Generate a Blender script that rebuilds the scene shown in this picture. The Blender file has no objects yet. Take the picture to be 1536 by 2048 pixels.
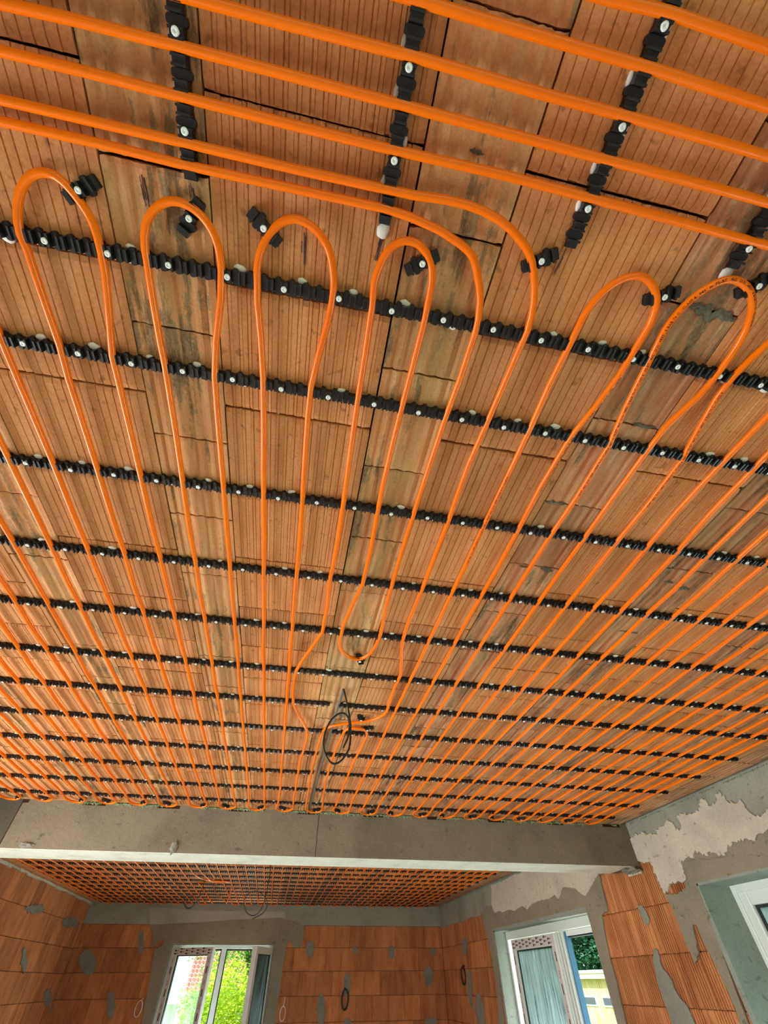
import bpy, bmesh, math, random
from mathutils import Vector, Matrix, noise
from mathutils.geometry import tessellate_polygon
random.seed(7)
S = bpy.context.scene
COL = S.collection
PI = math.pi
Z0 = 1.75                     # eye height above the floor
H = Z0 + 0.862                # ceiling level

# ---------------------------------------------------------------- camera
cam_d = bpy.data.cameras.new('camera'); cam = bpy.data.objects.new('camera', cam_d); COL.objects.link(cam)
S.camera = cam
F_PX, PITCH, ROLL, YAW = 831.1, math.radians(48.55), math.radians(-0.56), math.radians(11.16)
cam_d.sensor_fit = 'VERTICAL'; cam_d.sensor_height = 24.0; cam_d.lens = F_PX * 24.0 / 2048.0
cam_d.clip_start = 0.02; cam_d.clip_end = 300
_f = Vector((math.sin(YAW)*math.cos(PITCH), math.cos(YAW)*math.cos(PITCH), math.sin(PITCH)))
_r = Vector((math.cos(YAW), -math.sin(YAW), 0)); _u = _r.cross(_f)
_r2 = _r*math.cos(ROLL) + _u*math.sin(ROLL); _u2 = -_r*math.sin(ROLL) + _u*math.cos(ROLL)
_m = Matrix((_r2, _u2, -_f)).transposed().to_4x4(); _m.translation = Vector((0, 0, Z0)); cam.matrix_world = _m

# ---------------------------------------------------------------- sky, sun, exposure
S.view_settings.view_transform = 'Standard'; S.view_settings.look = 'None'
S.view_settings.gamma = 1.0; S.view_settings.use_curve_mapping = False
S.view_settings.exposure = 1.15
wd = bpy.data.worlds.new('sky'); S.world = wd; wd.use_nodes = True
bg = wd.node_tree.nodes['Background']; bg.inputs['Color'].default_value = (0.86, 0.94, 1.0, 1); bg.inputs['Strength'].default_value = 1.1
sd = bpy.data.lights.new('sun', 'SUN'); sd.energy = 4.2; sd.angle = math.radians(1.5); sd.color = (1.0, 0.95, 0.85)
so = bpy.data.objects.new('sun', sd); COL.objects.link(so); so.rotation_euler = (math.radians(48), 0, math.radians(-72))
def area(name, loc, direction, sx, sy, power, col=(0.93, 0.97, 1.0)):
    d = bpy.data.lights.new(name, 'AREA'); d.shape = 'RECTANGLE'; d.size = sx; d.size_y = sy; d.energy = power; d.color = col
    o = bpy.data.objects.new(name, d); COL.objects.link(o); o.location = loc
    o.rotation_euler = Vector(direction).to_track_quat('-Z', 'Y').to_euler(); return o
# daylight lamps low in the glazed openings, plus added ones rear and left
area('added_fill_rear', (0.0, -2.95, 1.25), (0, 1, 0.12), 3.6, 2.1, 9)  # added fill lamp at an unseen, assumed rear opening
area('daylight_terrace_door', (3.40, 2.10, 0.62), (-1, 0, 0.25), 2.3, 1.0, 85)
area('daylight_garden_door', (3.40, 5.95, 0.62), (-1, -0.1, 0.30), 2.3, 1.0, 38)
area('daylight_far_window', (-.69, 10.0, 1.08), (0, -1, 0.2), 1.5, 0.36, 22)
area('added_fill_left', (-3.3, 2.2, 1.42), (1, 0.1, 0.05), 2.1, 1.2, 90)  # added fill lamp at an unseen left opening, brightens the near ceiling
area('added_fill_left_far', (-3.3, 5.75, 0.87), (1, 0, 0.15), 1.2, 0.9, 8)  # added fill lamp at an unseen left opening of the far room

# ---------------------------------------------------------------- measured outlines, metres
P_T_m1 = [(0.268, -0.195), (0.352, -0.201), (0.506, -0.198)]
P_T0 = [(0.017, -0.148), (0.221, -0.149), (0.357, -0.151), (0.552, -0.147)]
P_T1 = [(-0.269, -0.093), (-0.013, -0.098), (0.022, -0.099), (0.226, -0.098), (0.348, -0.1), (0.595, -0.1)]
P_T2 = [(-0.513, -0.042), (-0.421, -0.046), (-0.294, -0.048), (-0.004, -0.049), (0.229, -0.049), (0.354, -0.049), (0.576, -0.05), (0.641, -0.049)]
P_T3 = [(-0.529, 0.002), (-0.408, 0.001), (-0.289, 0.002), (0.006, 0.002), (0.207, -0.003), (0.351, -0.001), (0.522, 0.001), (0.69, 0.004)]
P_T4 = [(-0.549, 0.054), (-0.295, 0.053), (-0.119, 0.053), (0.015, 0.051), (0.066, 0.05), (0.119, 0.046), (0.154, 0.046), (0.184, 0.049), (0.215, 0.056), (0.239, 0.065), (0.265, 0.079), (0.282, 0.091), (0.302, 0.116), (0.324, 0.163), (0.334, 0.216), (0.331, 0.304), (0.327, 0.413), (0.322, 0.54), (0.329, 0.701)]
P_T5 = [(-0.558, 0.079), (-0.42, 0.078), (-0.296, 0.08), (-0.138, 0.078), (0.02, 0.076), (0.063, 0.079), (0.118, 0.088), (0.157, 0.1), (0.185, 0.114), (0.205, 0.142), (0.224, 0.181), (0.234, 0.24), (0.229, 0.431), (0.232, 0.719)]
P_U1 = [(-0.576, 0.729), (-0.58, 0.55), (-0.58, 0.486), (-0.576, 0.416), (-0.578, 0.337), (-0.579, 0.274), (-0.579, 0.249), (-0.582, 0.227), (-0.575, 0.194), (-0.561, 0.165), (-0.539, 0.141), (-0.517, 0.131), (-0.496, 0.133), (-0.475, 0.152), (-0.457, 0.186), (-0.454, 0.229), (-0.455, 0.261), (-0.461, 0.306), (-0.478, 0.418), (-0.478, 0.472), (-0.477, 0.734)]
P_U2 = [(-0.379, 0.732), (-0.376, 0.42), (-0.378, 0.369), (-0.379, 0.29), (-0.378, 0.228), (-0.378, 0.211), (-0.37, 0.173), (-0.351, 0.147), (-0.326, 0.132), (-0.298, 0.132), (-0.272, 0.147), (-0.257, 0.17), (-0.251, 0.195), (-0.25, 0.224), (-0.254, 0.267), (-0.269, 0.349), (-0.277, 0.424), (-0.278, 0.519), (-0.279, 0.73)]
P_U3 = [(-0.177, 0.72), (-0.177, 0.405), (-0.181, 0.327), (-0.187, 0.259), (-0.187, 0.208), (-0.181, 0.177), (-0.165, 0.147), (-0.147, 0.128), (-0.125, 0.118), (-0.101, 0.121), (-0.08, 0.133), (-0.063, 0.153), (-0.054, 0.179), (-0.049, 0.21), (-0.054, 0.275), (-0.066, 0.341), (-0.076, 0.409), (-0.078, 0.482), (-0.078, 0.724)]
P_U4 = [(0.025, 0.726), (0.027, 0.425), (0.026, 0.226), (0.023, 0.187), (0.028, 0.161), (0.036, 0.138), (0.05, 0.122), (0.065, 0.114), (0.085, 0.114), (0.101, 0.122), (0.115, 0.136), (0.124, 0.156), (0.128, 0.186), (0.13, 0.24), (0.126, 0.425), (0.125, 0.631), (0.128, 0.738)]
P_U5 = [(0.429, 0.682), (0.43, 0.413), (0.427, 0.315), (0.429, 0.228), (0.43, 0.17), (0.443, 0.127), (0.466, 0.099), (0.495, 0.088), (0.524, 0.095), (0.552, 0.12), (0.565, 0.163), (0.564, 0.213), (0.563, 0.267), (0.552, 0.339), (0.534, 0.421), (0.534, 0.663)]
P_U6 = [(0.638, 0.644), (0.636, 0.43), (0.62, 0.339), (0.613, 0.28), (0.607, 0.226), (0.6, 0.166), (0.609, 0.118), (0.63, 0.083), (0.656, 0.064), (0.687, 0.063), (0.722, 0.079), (0.75, 0.114), (0.764, 0.16), (0.766, 0.212), (0.762, 0.276), (0.738, 0.356), (0.735, 0.419), (0.733, 0.627)]
P_U7L = [(0.831, 0.608), (0.836, 0.437), (0.817, 0.348), (0.804, 0.274), (0.804, 0.222), (0.812, 0.182), (0.822, 0.149)]
P_U7R = [(0.933, 0.59), (0.94, 0.425), (0.95, 0.29)]
P_U8L = [(1.028, 0.572), (1.031, 0.424), (1.031, 0.378)]
P_L0 = [(-0.676, 0.391), (-0.681, 0.441), (-0.676, 0.493), (-0.68, 0.594), (-0.678, 0.725)]
P_Lm1 = [(-0.784, 0.679), (-0.78, 0.759)]
P_BU = [(0.128, 0.738), (0.135, 1.053), (0.118, 1.167), (0.103, 1.288), (0.102, 1.391), (0.113, 1.453), (0.145, 1.5), (0.187, 1.516), (0.221, 1.483), (0.239, 1.416), (0.244, 1.315), (0.237, 1.217), (0.229, 1.049), (0.221, 0.721)]
P_U4Ldown = [(0.027, 0.756), (0.034, 0.952), (0.03, 1.034), (0.033, 1.349), (-0.003, 1.481), (-0.046, 1.646), (-0.051, 1.755), (-0.045, 1.953), (-0.012, 2.089), (0.037, 2.256), (0.042, 2.382), (0.029, 2.661), (0.036, 3.319)]
P_T4down = [(0.327, 0.72), (0.33, 1.017), (0.333, 1.346), (0.348, 1.437), (0.367, 1.527), (0.382, 1.613), (0.38, 1.716), (0.386, 1.857), (0.392, 1.963), (0.372, 2.034), (0.322, 2.09), (0.239, 2.128), (0.167, 2.171), (0.125, 2.222), (0.115, 2.288), (0.11, 2.405), (0.101, 2.956), (0.112, 3.306)]
P_inner = [(0.212, 3.29), (0.206, 2.631), (0.221, 2.283), (0.232, 2.21), (0.269, 2.184), (0.317, 2.195), (0.343, 2.249), (0.346, 2.33), (0.335, 2.609), (0.338, 3.269)]
WR_light_near = [(3.853, 0.735), (3.843, 0.766), (3.723, 0.783), (3.627, 0.774), (3.482, 0.731), (3.472, 0.767), (3.37, 0.765), (3.319, 0.791), (3.275, 0.752), (3.243, 0.71), (3.209, 0.724), (3.21, 0.783), (3.143, 0.789), (3.018, 0.768), (2.952, 0.785), (2.93, 0.823), (2.886, 0.821), (2.884, 0.777), (2.81, 0.78), (2.741, 0.833), (2.724, 0.773), (2.667, 0.738), (2.616, 0.747), (2.607, 0.687), (2.577, 0.652), (2.494, 0.654), (2.261, 0.66), (1.947, 0.671), (2.028, 0.582), (2.331, 0.583), (2.562, 0.578), (2.625, 0.576), (2.667, 0.55), (2.786, 0.576), (2.889, 0.557), (2.941, 0.522), (3.028, 0.554), (3.105, 0.548), (3.172, 0.585), (3.215, 0.565), (3.358, 0.551), (3.375, 0.499), (3.381, 0.46), (3.468, 0.465), (3.546, 0.459), (3.597, 0.432), (3.663, 0.423), (3.674, 0.496), (3.682, 0.602), (3.858, 0.631)]
WR_light_far = [(4.701, 0.485), (4.838, 0.55), (4.909, 0.586), (5.113, 0.616), (5.274, 0.54), (5.333, 0.583), (5.46, 0.565), (5.634, 0.574), (5.895, 0.567), (6.053, 0.532), (6.166, 0.575), (6.401, 0.552), (6.543, 0.573), (6.789, 0.571), (6.862, 0.59), (7.043, 0.582), (7.109, 0.658), (7.016, 0.854), (6.031, 0.856), (5.318, 0.773), (4.421, 0.648), (4.447, 0.557), (4.462, 0.462), (4.451, 0.392), (4.573, 0.424)]
WR_win3_surround = [(3.663, 0.423), (3.636, 0.351), (3.634, 0.266), (3.63, 0.145), (3.617, 0.071), (3.542, 0.118), (3.495, 0.244), (3.457, 0.242), (3.458, 0.172), (3.449, 0.111), (3.433, 0.05), (3.419, -0.054), (3.416, -0.122), (3.439, -0.216), (3.483, -0.473), (3.324, -0.514), (3.362, -0.173), (3.299, 0.435), (2.829, 0.434), (2.693, 0.431), (2.173, 0.426), (2.044, 0.565), (2.58, 0.558), (2.809, 0.55), (2.968, 0.516), (3.281, 0.548), (3.371, 0.454), (3.431, 0.419), (3.521, 0.402), (3.565, 0.402)]
WR_win2_right = [(4.415, 0.634), (4.432, 0.556), (4.451, 0.392), (4.56, 0.376), (4.592, 0.292), (4.628, 0.12), (4.625, -0.012), (4.651, -0.155), (4.66, -0.253), (4.697, -0.441), (4.787, -0.448), (4.765, -0.228), (4.773, 0.16), (4.792, 0.41), (4.803, 0.494)]
WR_win2_left = [(7.539, 0.616), (7.418, 0.407), (7.349, 0.202), (7.335, 0.012), (7.344, -0.148), (7.404, -0.333), (7.48, -0.597), (7.245, -0.58), (7.242, -0.327), (7.126, 0.436), (7.213, 0.605), (7.091, 0.656), (7.271, 0.672)]
WR_lintel2 = [(7.109, 0.658), (7.043, 0.582), (6.862, 0.59), (6.789, 0.571), (6.543, 0.573), (6.401, 0.552), (6.166, 0.575), (6.053, 0.532), (5.895, 0.567), (5.634, 0.574), (5.46, 0.565), (5.333, 0.583), (5.274, 0.54), (5.113, 0.616), (4.909, 0.586), (4.838, 0.55), (4.701, 0.485), (4.573, 0.424), (4.451, 0.392), (4.687, 0.385), (4.792, 0.41), (7.126, 0.436), (7.252, 0.536)]
WR_channel = [(4.007, 0.154), (3.965, 0.14), (3.986, 0.071), (3.933, 0.011), (3.926, -0.047), (3.853, -0.134), (3.844, -0.192), (3.829, -0.275), (3.807, -0.405), (4.052, -0.427), (4.06, -0.289), (4.087, -0.202), (4.098, -0.095), (4.091, -0.0), (4.059, 0.098)]
WR_blob = [(4.032, 0.386), (3.978, 0.387), (3.955, 0.351), (3.94, 0.306), (3.977, 0.276), (4.021, 0.284), (4.037, 0.33)]
WR_blob_far = [(6.653, 0.341), (6.589, 0.321), (6.606, 0.221), (6.689, 0.184), (6.722, 0.253)]
WR_blob_far_a = [(8.375, 0.11), (8.254, 0.09), (8.318, -0.12), (8.302, -0.25), (8.448, -0.21), (8.478, -0.053)]
WR_blob_far_b = [(8.079, -0.095), (7.952, -0.116), (7.89, -0.28), (7.942, -0.441), (8.149, -0.411), (8.26, -0.249)]
WR_blob_far_c = [(8.478, 0.422), (8.357, 0.426), (8.295, 0.362), (8.359, 0.28), (8.485, 0.259), (8.542, 0.337)]
WB_surround = [(-1.87, 0.614), (-1.784, 0.506), (-1.765, 0.348), (-1.647, 0.453), (-1.593, 0.464), (-1.621, 0.384), (-1.708, 0.348), (-1.671, 0.145), (-1.631, -0.095), (-1.599, -0.357), (-1.542, -0.62), (-1.447, -0.622), (-1.473, -0.359), (-1.468, 0.421), (0.061, 0.402), (0.061, -0.381), (0.063, -0.651), (0.206, -0.654), (0.224, -0.383), (0.231, -0.112), (0.238, 0.189), (0.252, 0.375), (0.301, 0.458), (0.361, 0.375), (0.471, 0.37), (0.506, 0.458), (0.506, 0.628), (0.099, 0.713)]
WB_scallop = [(-1.472, 0.432), (-1.444, 0.496), (-1.411, 0.529), (-1.411, 0.617), (-1.342, 0.634), (-1.292, 0.618), (-1.243, 0.585), (-1.19, 0.63), (-1.097, 0.647), (-0.977, 0.631), (-0.89, 0.592), (-0.856, 0.553), (-0.783, 0.593), (-0.723, 0.599), (-0.658, 0.582), (-0.575, 0.56), (-0.521, 0.588), (-0.455, 0.572), (-0.376, 0.533), (-0.304, 0.556), (-0.229, 0.567), (-0.155, 0.551), (-0.082, 0.579), (0.01, 0.546), (0.105, 0.502), (0.157, 0.474), (0.076, 0.408)]
WB_light = [(-1.948, 0.811), (-1.565, 0.797), (-1.021, 0.779), (-0.395, 0.785), (0.168, 0.778), (0.217, 0.536), (0.109, 0.479), (-1.593, 0.464), (-1.688, 0.561), (-1.87, 0.614)]
WB_blob_a = [(0.7, 0.359), (0.693, 0.305), (0.662, 0.272), (0.619, 0.272), (0.579, 0.305), (0.559, 0.359), (0.565, 0.414), (0.596, 0.448), (0.64, 0.448), (0.68, 0.414)]
WB_blob_b = [(1.388, 0.349), (1.381, 0.326), (1.362, 0.312), (1.337, 0.312), (1.316, 0.326), (1.307, 0.349), (1.314, 0.371), (1.333, 0.385), (1.358, 0.385), (1.379, 0.371)]
WB_blob_c = [(1.295, -0.021), (1.289, -0.095), (1.265, -0.139), (1.232, -0.139), (1.202, -0.094), (1.187, -0.02), (1.193, 0.055), (1.217, 0.101), (1.251, 0.101), (1.281, 0.054)]
WB_blob_d = [(0.936, -0.263), (0.933, -0.356), (0.906, -0.413), (0.865, -0.412), (0.826, -0.355), (0.803, -0.261), (0.805, -0.165), (0.832, -0.106), (0.874, -0.106), (0.914, -0.167)]
WB_blob_e = [(1.993, 0.321), (1.982, 0.276), (1.957, 0.248), (1.927, 0.248), (1.903, 0.276), (1.894, 0.321), (1.904, 0.367), (1.93, 0.395), (1.96, 0.395), (1.985, 0.367)]
WB_blob_f = [(2.688, 0.332), (2.676, 0.306), (2.649, 0.289), (2.618, 0.289), (2.594, 0.306), (2.587, 0.332), (2.599, 0.359), (2.626, 0.375), (2.657, 0.375), (2.681, 0.359)]
WB_blob_g = [(2.619, 0.064), (2.598, 0.003), (2.553, -0.035), (2.503, -0.035), (2.466, 0.003), (2.456, 0.065), (2.476, 0.128), (2.521, 0.167), (2.572, 0.167), (2.61, 0.127)]
WB_blob_h = [(1.33, -0.389), (1.32, -0.416), (1.292, -0.433), (1.255, -0.432), (1.225, -0.415), (1.212, -0.388), (1.221, -0.361), (1.25, -0.344), (1.286, -0.345), (1.317, -0.362)]
WB_blob_i = [(2.643, -0.403), (2.619, -0.43), (2.564, -0.447), (2.497, -0.446), (2.444, -0.428), (2.426, -0.4), (2.449, -0.372), (2.505, -0.356), (2.572, -0.357), (2.625, -0.375)]
WB_blob_j = [(-2.457, 0.222), (-2.444, 0.146), (-2.483, 0.101), (-2.557, 0.101), (-2.64, 0.147), (-2.701, 0.222), (-2.716, 0.298), (-2.679, 0.346), (-2.602, 0.346), (-2.517, 0.298)]
WB_blob_k = [(-2.014, -0.184), (-1.992, -0.257), (-2.001, -0.302), (-2.038, -0.302), (-2.088, -0.256), (-2.133, -0.182), (-2.157, -0.107), (-2.148, -0.06), (-2.111, -0.061), (-2.06, -0.108)]
WB_blob_l = [(-2.832, -0.166), (-2.811, -0.218), (-2.812, -0.25), (-2.836, -0.25), (-2.872, -0.218), (-2.909, -0.165), (-2.93, -0.112), (-2.929, -0.079), (-2.905, -0.08), (-2.868, -0.113)]
WB_blob_m = [(-1.882, 0.426), (-1.859, 0.349), (-1.862, 0.302), (-1.888, 0.302), (-1.928, 0.349), (-1.968, 0.426), (-1.992, 0.504), (-1.99, 0.552), (-1.964, 0.553), (-1.922, 0.504)]
WL_blob_a = [(7.864, 0.64), (7.845, 0.611), (7.715, 0.585), (7.532, 0.57), (7.367, 0.573), (7.278, 0.59), (7.293, 0.616), (7.408, 0.642), (7.587, 0.658), (7.763, 0.658)]
WL_blob_b = [(9.348, 0.62), (9.326, 0.588), (9.171, 0.559), (8.95, 0.545), (8.75, 0.55), (8.641, 0.572), (8.657, 0.602), (8.794, 0.63), (9.01, 0.646), (9.224, 0.642)]
WL_blob_c = [(7.998, 0.207), (8.083, 0.147), (8.099, 0.109), (8.042, 0.108), (7.934, 0.144), (7.817, 0.202), (7.734, 0.261), (7.717, 0.299), (7.771, 0.301), (7.878, 0.266)]
WL_blob_d = [(9.458, -0.106), (9.508, -0.154), (9.466, -0.182), (9.351, -0.179), (9.208, -0.148), (9.093, -0.101), (9.045, -0.055), (9.082, -0.027), (9.192, -0.027), (9.336, -0.057)]
WL_blob_e = [(10.242, 0.185), (10.349, 0.101), (10.315, 0.049), (10.157, 0.048), (9.942, 0.097), (9.75, 0.176), (9.649, 0.256), (9.676, 0.308), (9.822, 0.313), (10.039, 0.266)]
P_clips = [((-0.467, 0.144), (-0.485, 0.159), (-0.44, 0.131)), ((-0.297, 0.15), (-0.278, 0.128), (-0.303, 0.166)), ((-0.175, 0.141), (-0.194, 0.124), (-0.151, 0.158)), ((0.102, 0.142), (0.08, 0.152), (0.119, 0.125)), ((0.309, 0.099), (0.286, 0.113), (0.325, 0.089)), ((0.561, 0.111), (0.529, 0.122), (0.581, 0.098)), ((0.721, 0.062), (0.696, 0.08), (0.733, 0.048)), ((0.198, 1.529), (0.184, 1.5), (0.199, 1.537)), ((0.287, 2.082), (0.271, 2.044), (0.302, 2.103)), ((0.337, 2.196), (0.324, 2.192), (0.355, 2.18))]
CABLE_MAIN = [(0.166, 1.807, 2.614), (0.174, 1.8, 2.583), (0.192, 1.79, 2.515), (0.203, 1.785, 2.454), (0.205, 1.78, 2.404), (0.201, 1.775, 2.361), (0.186, 1.77, 2.332), (0.166, 1.765, 2.308), (0.141, 1.76, 2.3), (0.119, 1.76, 2.316), (0.103, 1.765, 2.347), (0.098, 1.77, 2.381), (0.102, 1.775, 2.418), (0.117, 1.78, 2.458), (0.14, 1.785, 2.487), (0.165, 1.79, 2.501), (0.184, 1.79, 2.494), (0.197, 1.79, 2.467), (0.198, 1.785, 2.43), (0.191, 1.78, 2.393), (0.177, 1.775, 2.362)]
R2_CABLE_A = [(-0.114, 6.078, 2.612), (-0.103, 5.85, 2.495), (-0.105, 5.8, 2.4), (-0.114, 5.7, 2.297), (-0.138, 5.75, 2.229), (-0.194, 5.8, 2.194), (-0.254, 5.8, 2.204), (-0.298, 5.8, 2.25), (-0.313, 5.8, 2.293), (-0.297, 5.75, 2.332), (-0.252, 5.7, 2.353), (-0.195, 5.7, 2.358), (-0.136, 5.7, 2.333), (-0.095, 5.7, 2.297), (-0.082, 5.75, 2.258), (-0.111, 5.8, 2.212), (-0.159, 5.8, 2.187), (-0.203, 5.8, 2.169)]
R2_CABLE_B = [(-0.924, 7.29, 2.612), (-0.894, 7.0, 2.523), (-0.914, 7.05, 2.461), (-0.943, 7.1, 2.408), (-0.969, 7.1, 2.364), (-1.007, 7.1, 2.342), (-1.046, 7.1, 2.355), (-1.076, 7.1, 2.394), (-1.079, 7.1, 2.438), (-1.054, 7.1, 2.464), (-1.012, 7.1, 2.461), (-0.973, 7.1, 2.43), (-0.959, 7.1, 2.386), (-0.983, 7.1, 2.356), (-1.029, 7.1, 2.355), (-1.062, 7.1, 2.385)]

# ================================================================ helpers
def link(o, parent=None):
    COL.objects.link(o)
    if parent: o.parent = parent
    return o
def tag(o, label=None, cat=None, group=None, kind=None):
    if label: o['label'] = label
    if cat: o['category'] = cat
    if group: o['group'] = group
    if kind: o['kind'] = kind
    return o
def empty(name, loc=(0, 0, 0), rz=0):
    o = bpy.data.objects.new(name, None); COL.objects.link(o); o.location = loc; o.rotation_euler = (0, 0, rz); o.empty_display_size = 0.05
    return o
class MB:
    def __init__(s): s.v = []; s.f = []
    def box(s, x0, x1, y0, y1, z0, z1, M=None):
        b = len(s.v); P = [(x, y, z) for z in (z0, z1) for y in (y0, y1) for x in (x0, x1)]
        if M is not None: P = [tuple(M @ Vector(p)) for p in P]
        s.v += P
        s.f += [tuple(b+i for i in q) for q in ((0, 2, 3, 1), (4, 5, 7, 6), (0, 1, 5, 4), (2, 6, 7, 3), (0, 4, 6, 2), (1, 3, 7, 5))]
        return s
    def prism(s, pts, z0, z1, M=None):
        n = len(pts); b = len(s.v); P = [(p[0], p[1], z0) for p in pts] + [(p[0], p[1], z1) for p in pts]
        if M is not None: P = [tuple(M @ Vector(p)) for p in P]
        s.v += P
        s.f.append(tuple(b+i for i in range(n))[::-1]); s.f.append(tuple(b+n+i for i in range(n)))
        for i in range(n): j = (i+1) % n; s.f.append((b+i, b+j, b+n+j, b+n+i))
        return s
    def tube(s, pts, r, n=12, caps=True):
        b = len(s.v); pts = [Vector(p) for p in pts]; N = len(pts); prev = None
        for i, p in enumerate(pts):
            t = (pts[min(i+1, N-1)] - pts[max(i-1, 0)]).normalized()
            if prev is None:
                a = Vector((0, 0, 1)) if abs(t.z) < 0.9 else Vector((1, 0, 0)); nn = (a - t*a.dot(t)).normalized()
            else: nn = (prev - t*prev.dot(t)).normalized()
            prev = nn; bb = t.cross(nn)
            rr = r[i] if isinstance(r, (list, tuple)) else r
            for k in range(n):
                an = 2*PI*k/n; q = p + (nn*math.cos(an) + bb*math.sin(an))*rr; s.v.append(tuple(q))
        for i in range(N-1):
            for k in range(n):
                k2 = (k+1) % n; s.f.append((b+i*n+k, b+i*n+k2, b+(i+1)*n+k2, b+(i+1)*n+k))
        if caps:
            s.f.append(tuple(b+k for k in range(n))[::-1]); s.f.append(tuple(b+(N-1)*n+k for k in range(n)))
        return s
    def mesh(s, name, mat, smooth=False):
        me = bpy.data.meshes.new(name); me.from_pydata(s.v, [], s.f)
        if mat: me.materials.append(mat)
        bm = bmesh.new(); bm.from_mesh(me); bmesh.ops.recalc_face_normals(bm, faces=bm.faces); bm.to_mesh(me); bm.free()
        if smooth:
            me.polygons.foreach_set('use_smooth', [True]*len(me.polygons))
        me.update(); return me
    def build(s, name, mat, parent=None, smooth=False):
        return link(bpy.data.objects.new(name, s.mesh(name, mat, smooth)), parent)
def inst(name, me, loc, parent=None, rot=(0, 0, 0), scale=None):
    o = bpy.data.objects.new(name, me); COL.objects.link(o); o.location = loc; o.rotation_euler = rot
    if scale: o.scale = scale
    if parent: o.parent = parent
    return o
def catmull(pts, step=0.012):
    pts = [Vector(p) for p in pts]; out = []
    n = len(pts)
    for i in range(n-1):
        p0 = pts[i-1] if i > 0 else pts[i]*2 - pts[i+1]; p1 = pts[i]; p2 = pts[i+1]; p3 = pts[i+2] if i+2 < n else pts[i+1]*2 - pts[i]
        L = (p2-p1).length
        a = (p1-p0); c = (p3-p2)
        # centripetal-like tangents scaled to the span
        m1 = ((p1-p0)/max((p1-p0).length, 1e-6) + (p2-p1)/max(L, 1e-6)).normalized()*L
        m2 = ((p2-p1)/max(L, 1e-6) + (p3-p2)/max((p3-p2).length, 1e-6)).normalized()*L
        bend = m1.normalized().angle(m2.normalized(), 0.0)
        k = max(1, int(math.ceil(max(L/0.16, bend/0.16, min(L/step, 1) if bend > 0.02 else 1))))
        for j in range(k):
            t = j/k; t2 = t*t; t3 = t2*t
            out.append(p1*(2*t3-3*t2+1) + m1*(t3-2*t2+t) + p2*(-2*t3+3*t2) + m2*(t3-t2))
    out.append(pts[-1]); return out

# ---------------------------------------------------------------- materials
def mat(name, base, rough=0.8, metal=0.0, spec=0.5):
    m = bpy.data.materials.new(name); m.use_nodes = True; nt = m.node_tree; b = nt.nodes['Principled BSDF']
    b.inputs['Base Color'].default_value = (*base, 1); b.inputs['Roughness'].default_value = rough; b.inputs['Metallic'].default_value = metal
    b.inputs['Specular IOR Level'].default_value = spec
    return m, nt, b
def N(nt, t, **kw):
    n = nt.nodes.new(t)
    for k, v in kw.items(): setattr(n, k, v)
    return n
def coords(nt, scale=(1, 1, 1), loc=(0, 0, 0)):
    g = N(nt, 'ShaderNodeNewGeometry'); mp = N(nt, 'ShaderNodeMapping'); mp.inputs['Scale'].default_value = scale; mp.inputs['Location'].default_value = loc
    nt.links.new(g.outputs['Position'], mp.inputs['Vector']); return mp.outputs['Vector']
def noise_tex(nt, vec, scale, detail=6, rough=0.6, dist=0.0):
    n = N(nt, 'ShaderNodeTexNoise'); n.inputs['Scale'].default_value = scale; n.inputs['Detail'].default_value = detail
    n.inputs['Roughness'].default_value = rough; n.inputs['Distortion'].default_value = dist
    nt.links.new(vec, n.inputs['Vector']); return n.outputs['Fac']
def ramp(nt, fac, stops):
    r = N(nt, 'ShaderNodeValToRGB'); e = r.color_ramp.elements
    e[0].position, e[0].color = stops[0][0], (*stops[0][1], 1); e[1].position, e[1].color = stops[-1][0], (*stops[-1][1], 1)
    for p, c in stops[1:-1]: x = e.new(p); x.color = (*c, 1)
    nt.links.new(fac, r.inputs['Fac']); return r.outputs['Color']
def mixc(nt, fac, a, b, mode='MIX'):
    m = N(nt, 'ShaderNodeMix', data_type='RGBA', blend_type=mode)
    for sock, v in ((m.inputs[0], fac), (m.inputs[6], a), (m.inputs[7], b)):
        if isinstance(v, (int, float)): sock.default_value = v
        elif isinstance(v, tuple): sock.default_value = (*v, 1)
        else: nt.links.new(v, sock)
    return m.outputs[2]
def bump(nt, b, h, strength=0.3, dist=0.002):
    n = N(nt, 'ShaderNodeBump'); n.inputs['Strength'].default_value = strength; n.inputs['Distance'].default_value = dist
    nt.links.new(h, n.inputs['Height']); nt.links.new(n.outputs['Normal'], b.inputs['Normal'])
def objrand(nt, lo, hi):
    oi = N(nt, 'ShaderNodeObjectInfo'); mr = N(nt, 'ShaderNodeMapRange'); mr.inputs['To Min'].default_value = lo; mr.inputs['To Max'].default_value = hi
    nt.links.new(oi.outputs['Random'], mr.inputs['Value']); return mr.outputs['Result']
def gain(nt, col, val):
    h = N(nt, 'ShaderNodeHueSaturation'); nt.links.new(col, h.inputs['Color']); nt.links.new(val, h.inputs['Value']); return h.outputs['Color']

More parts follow.
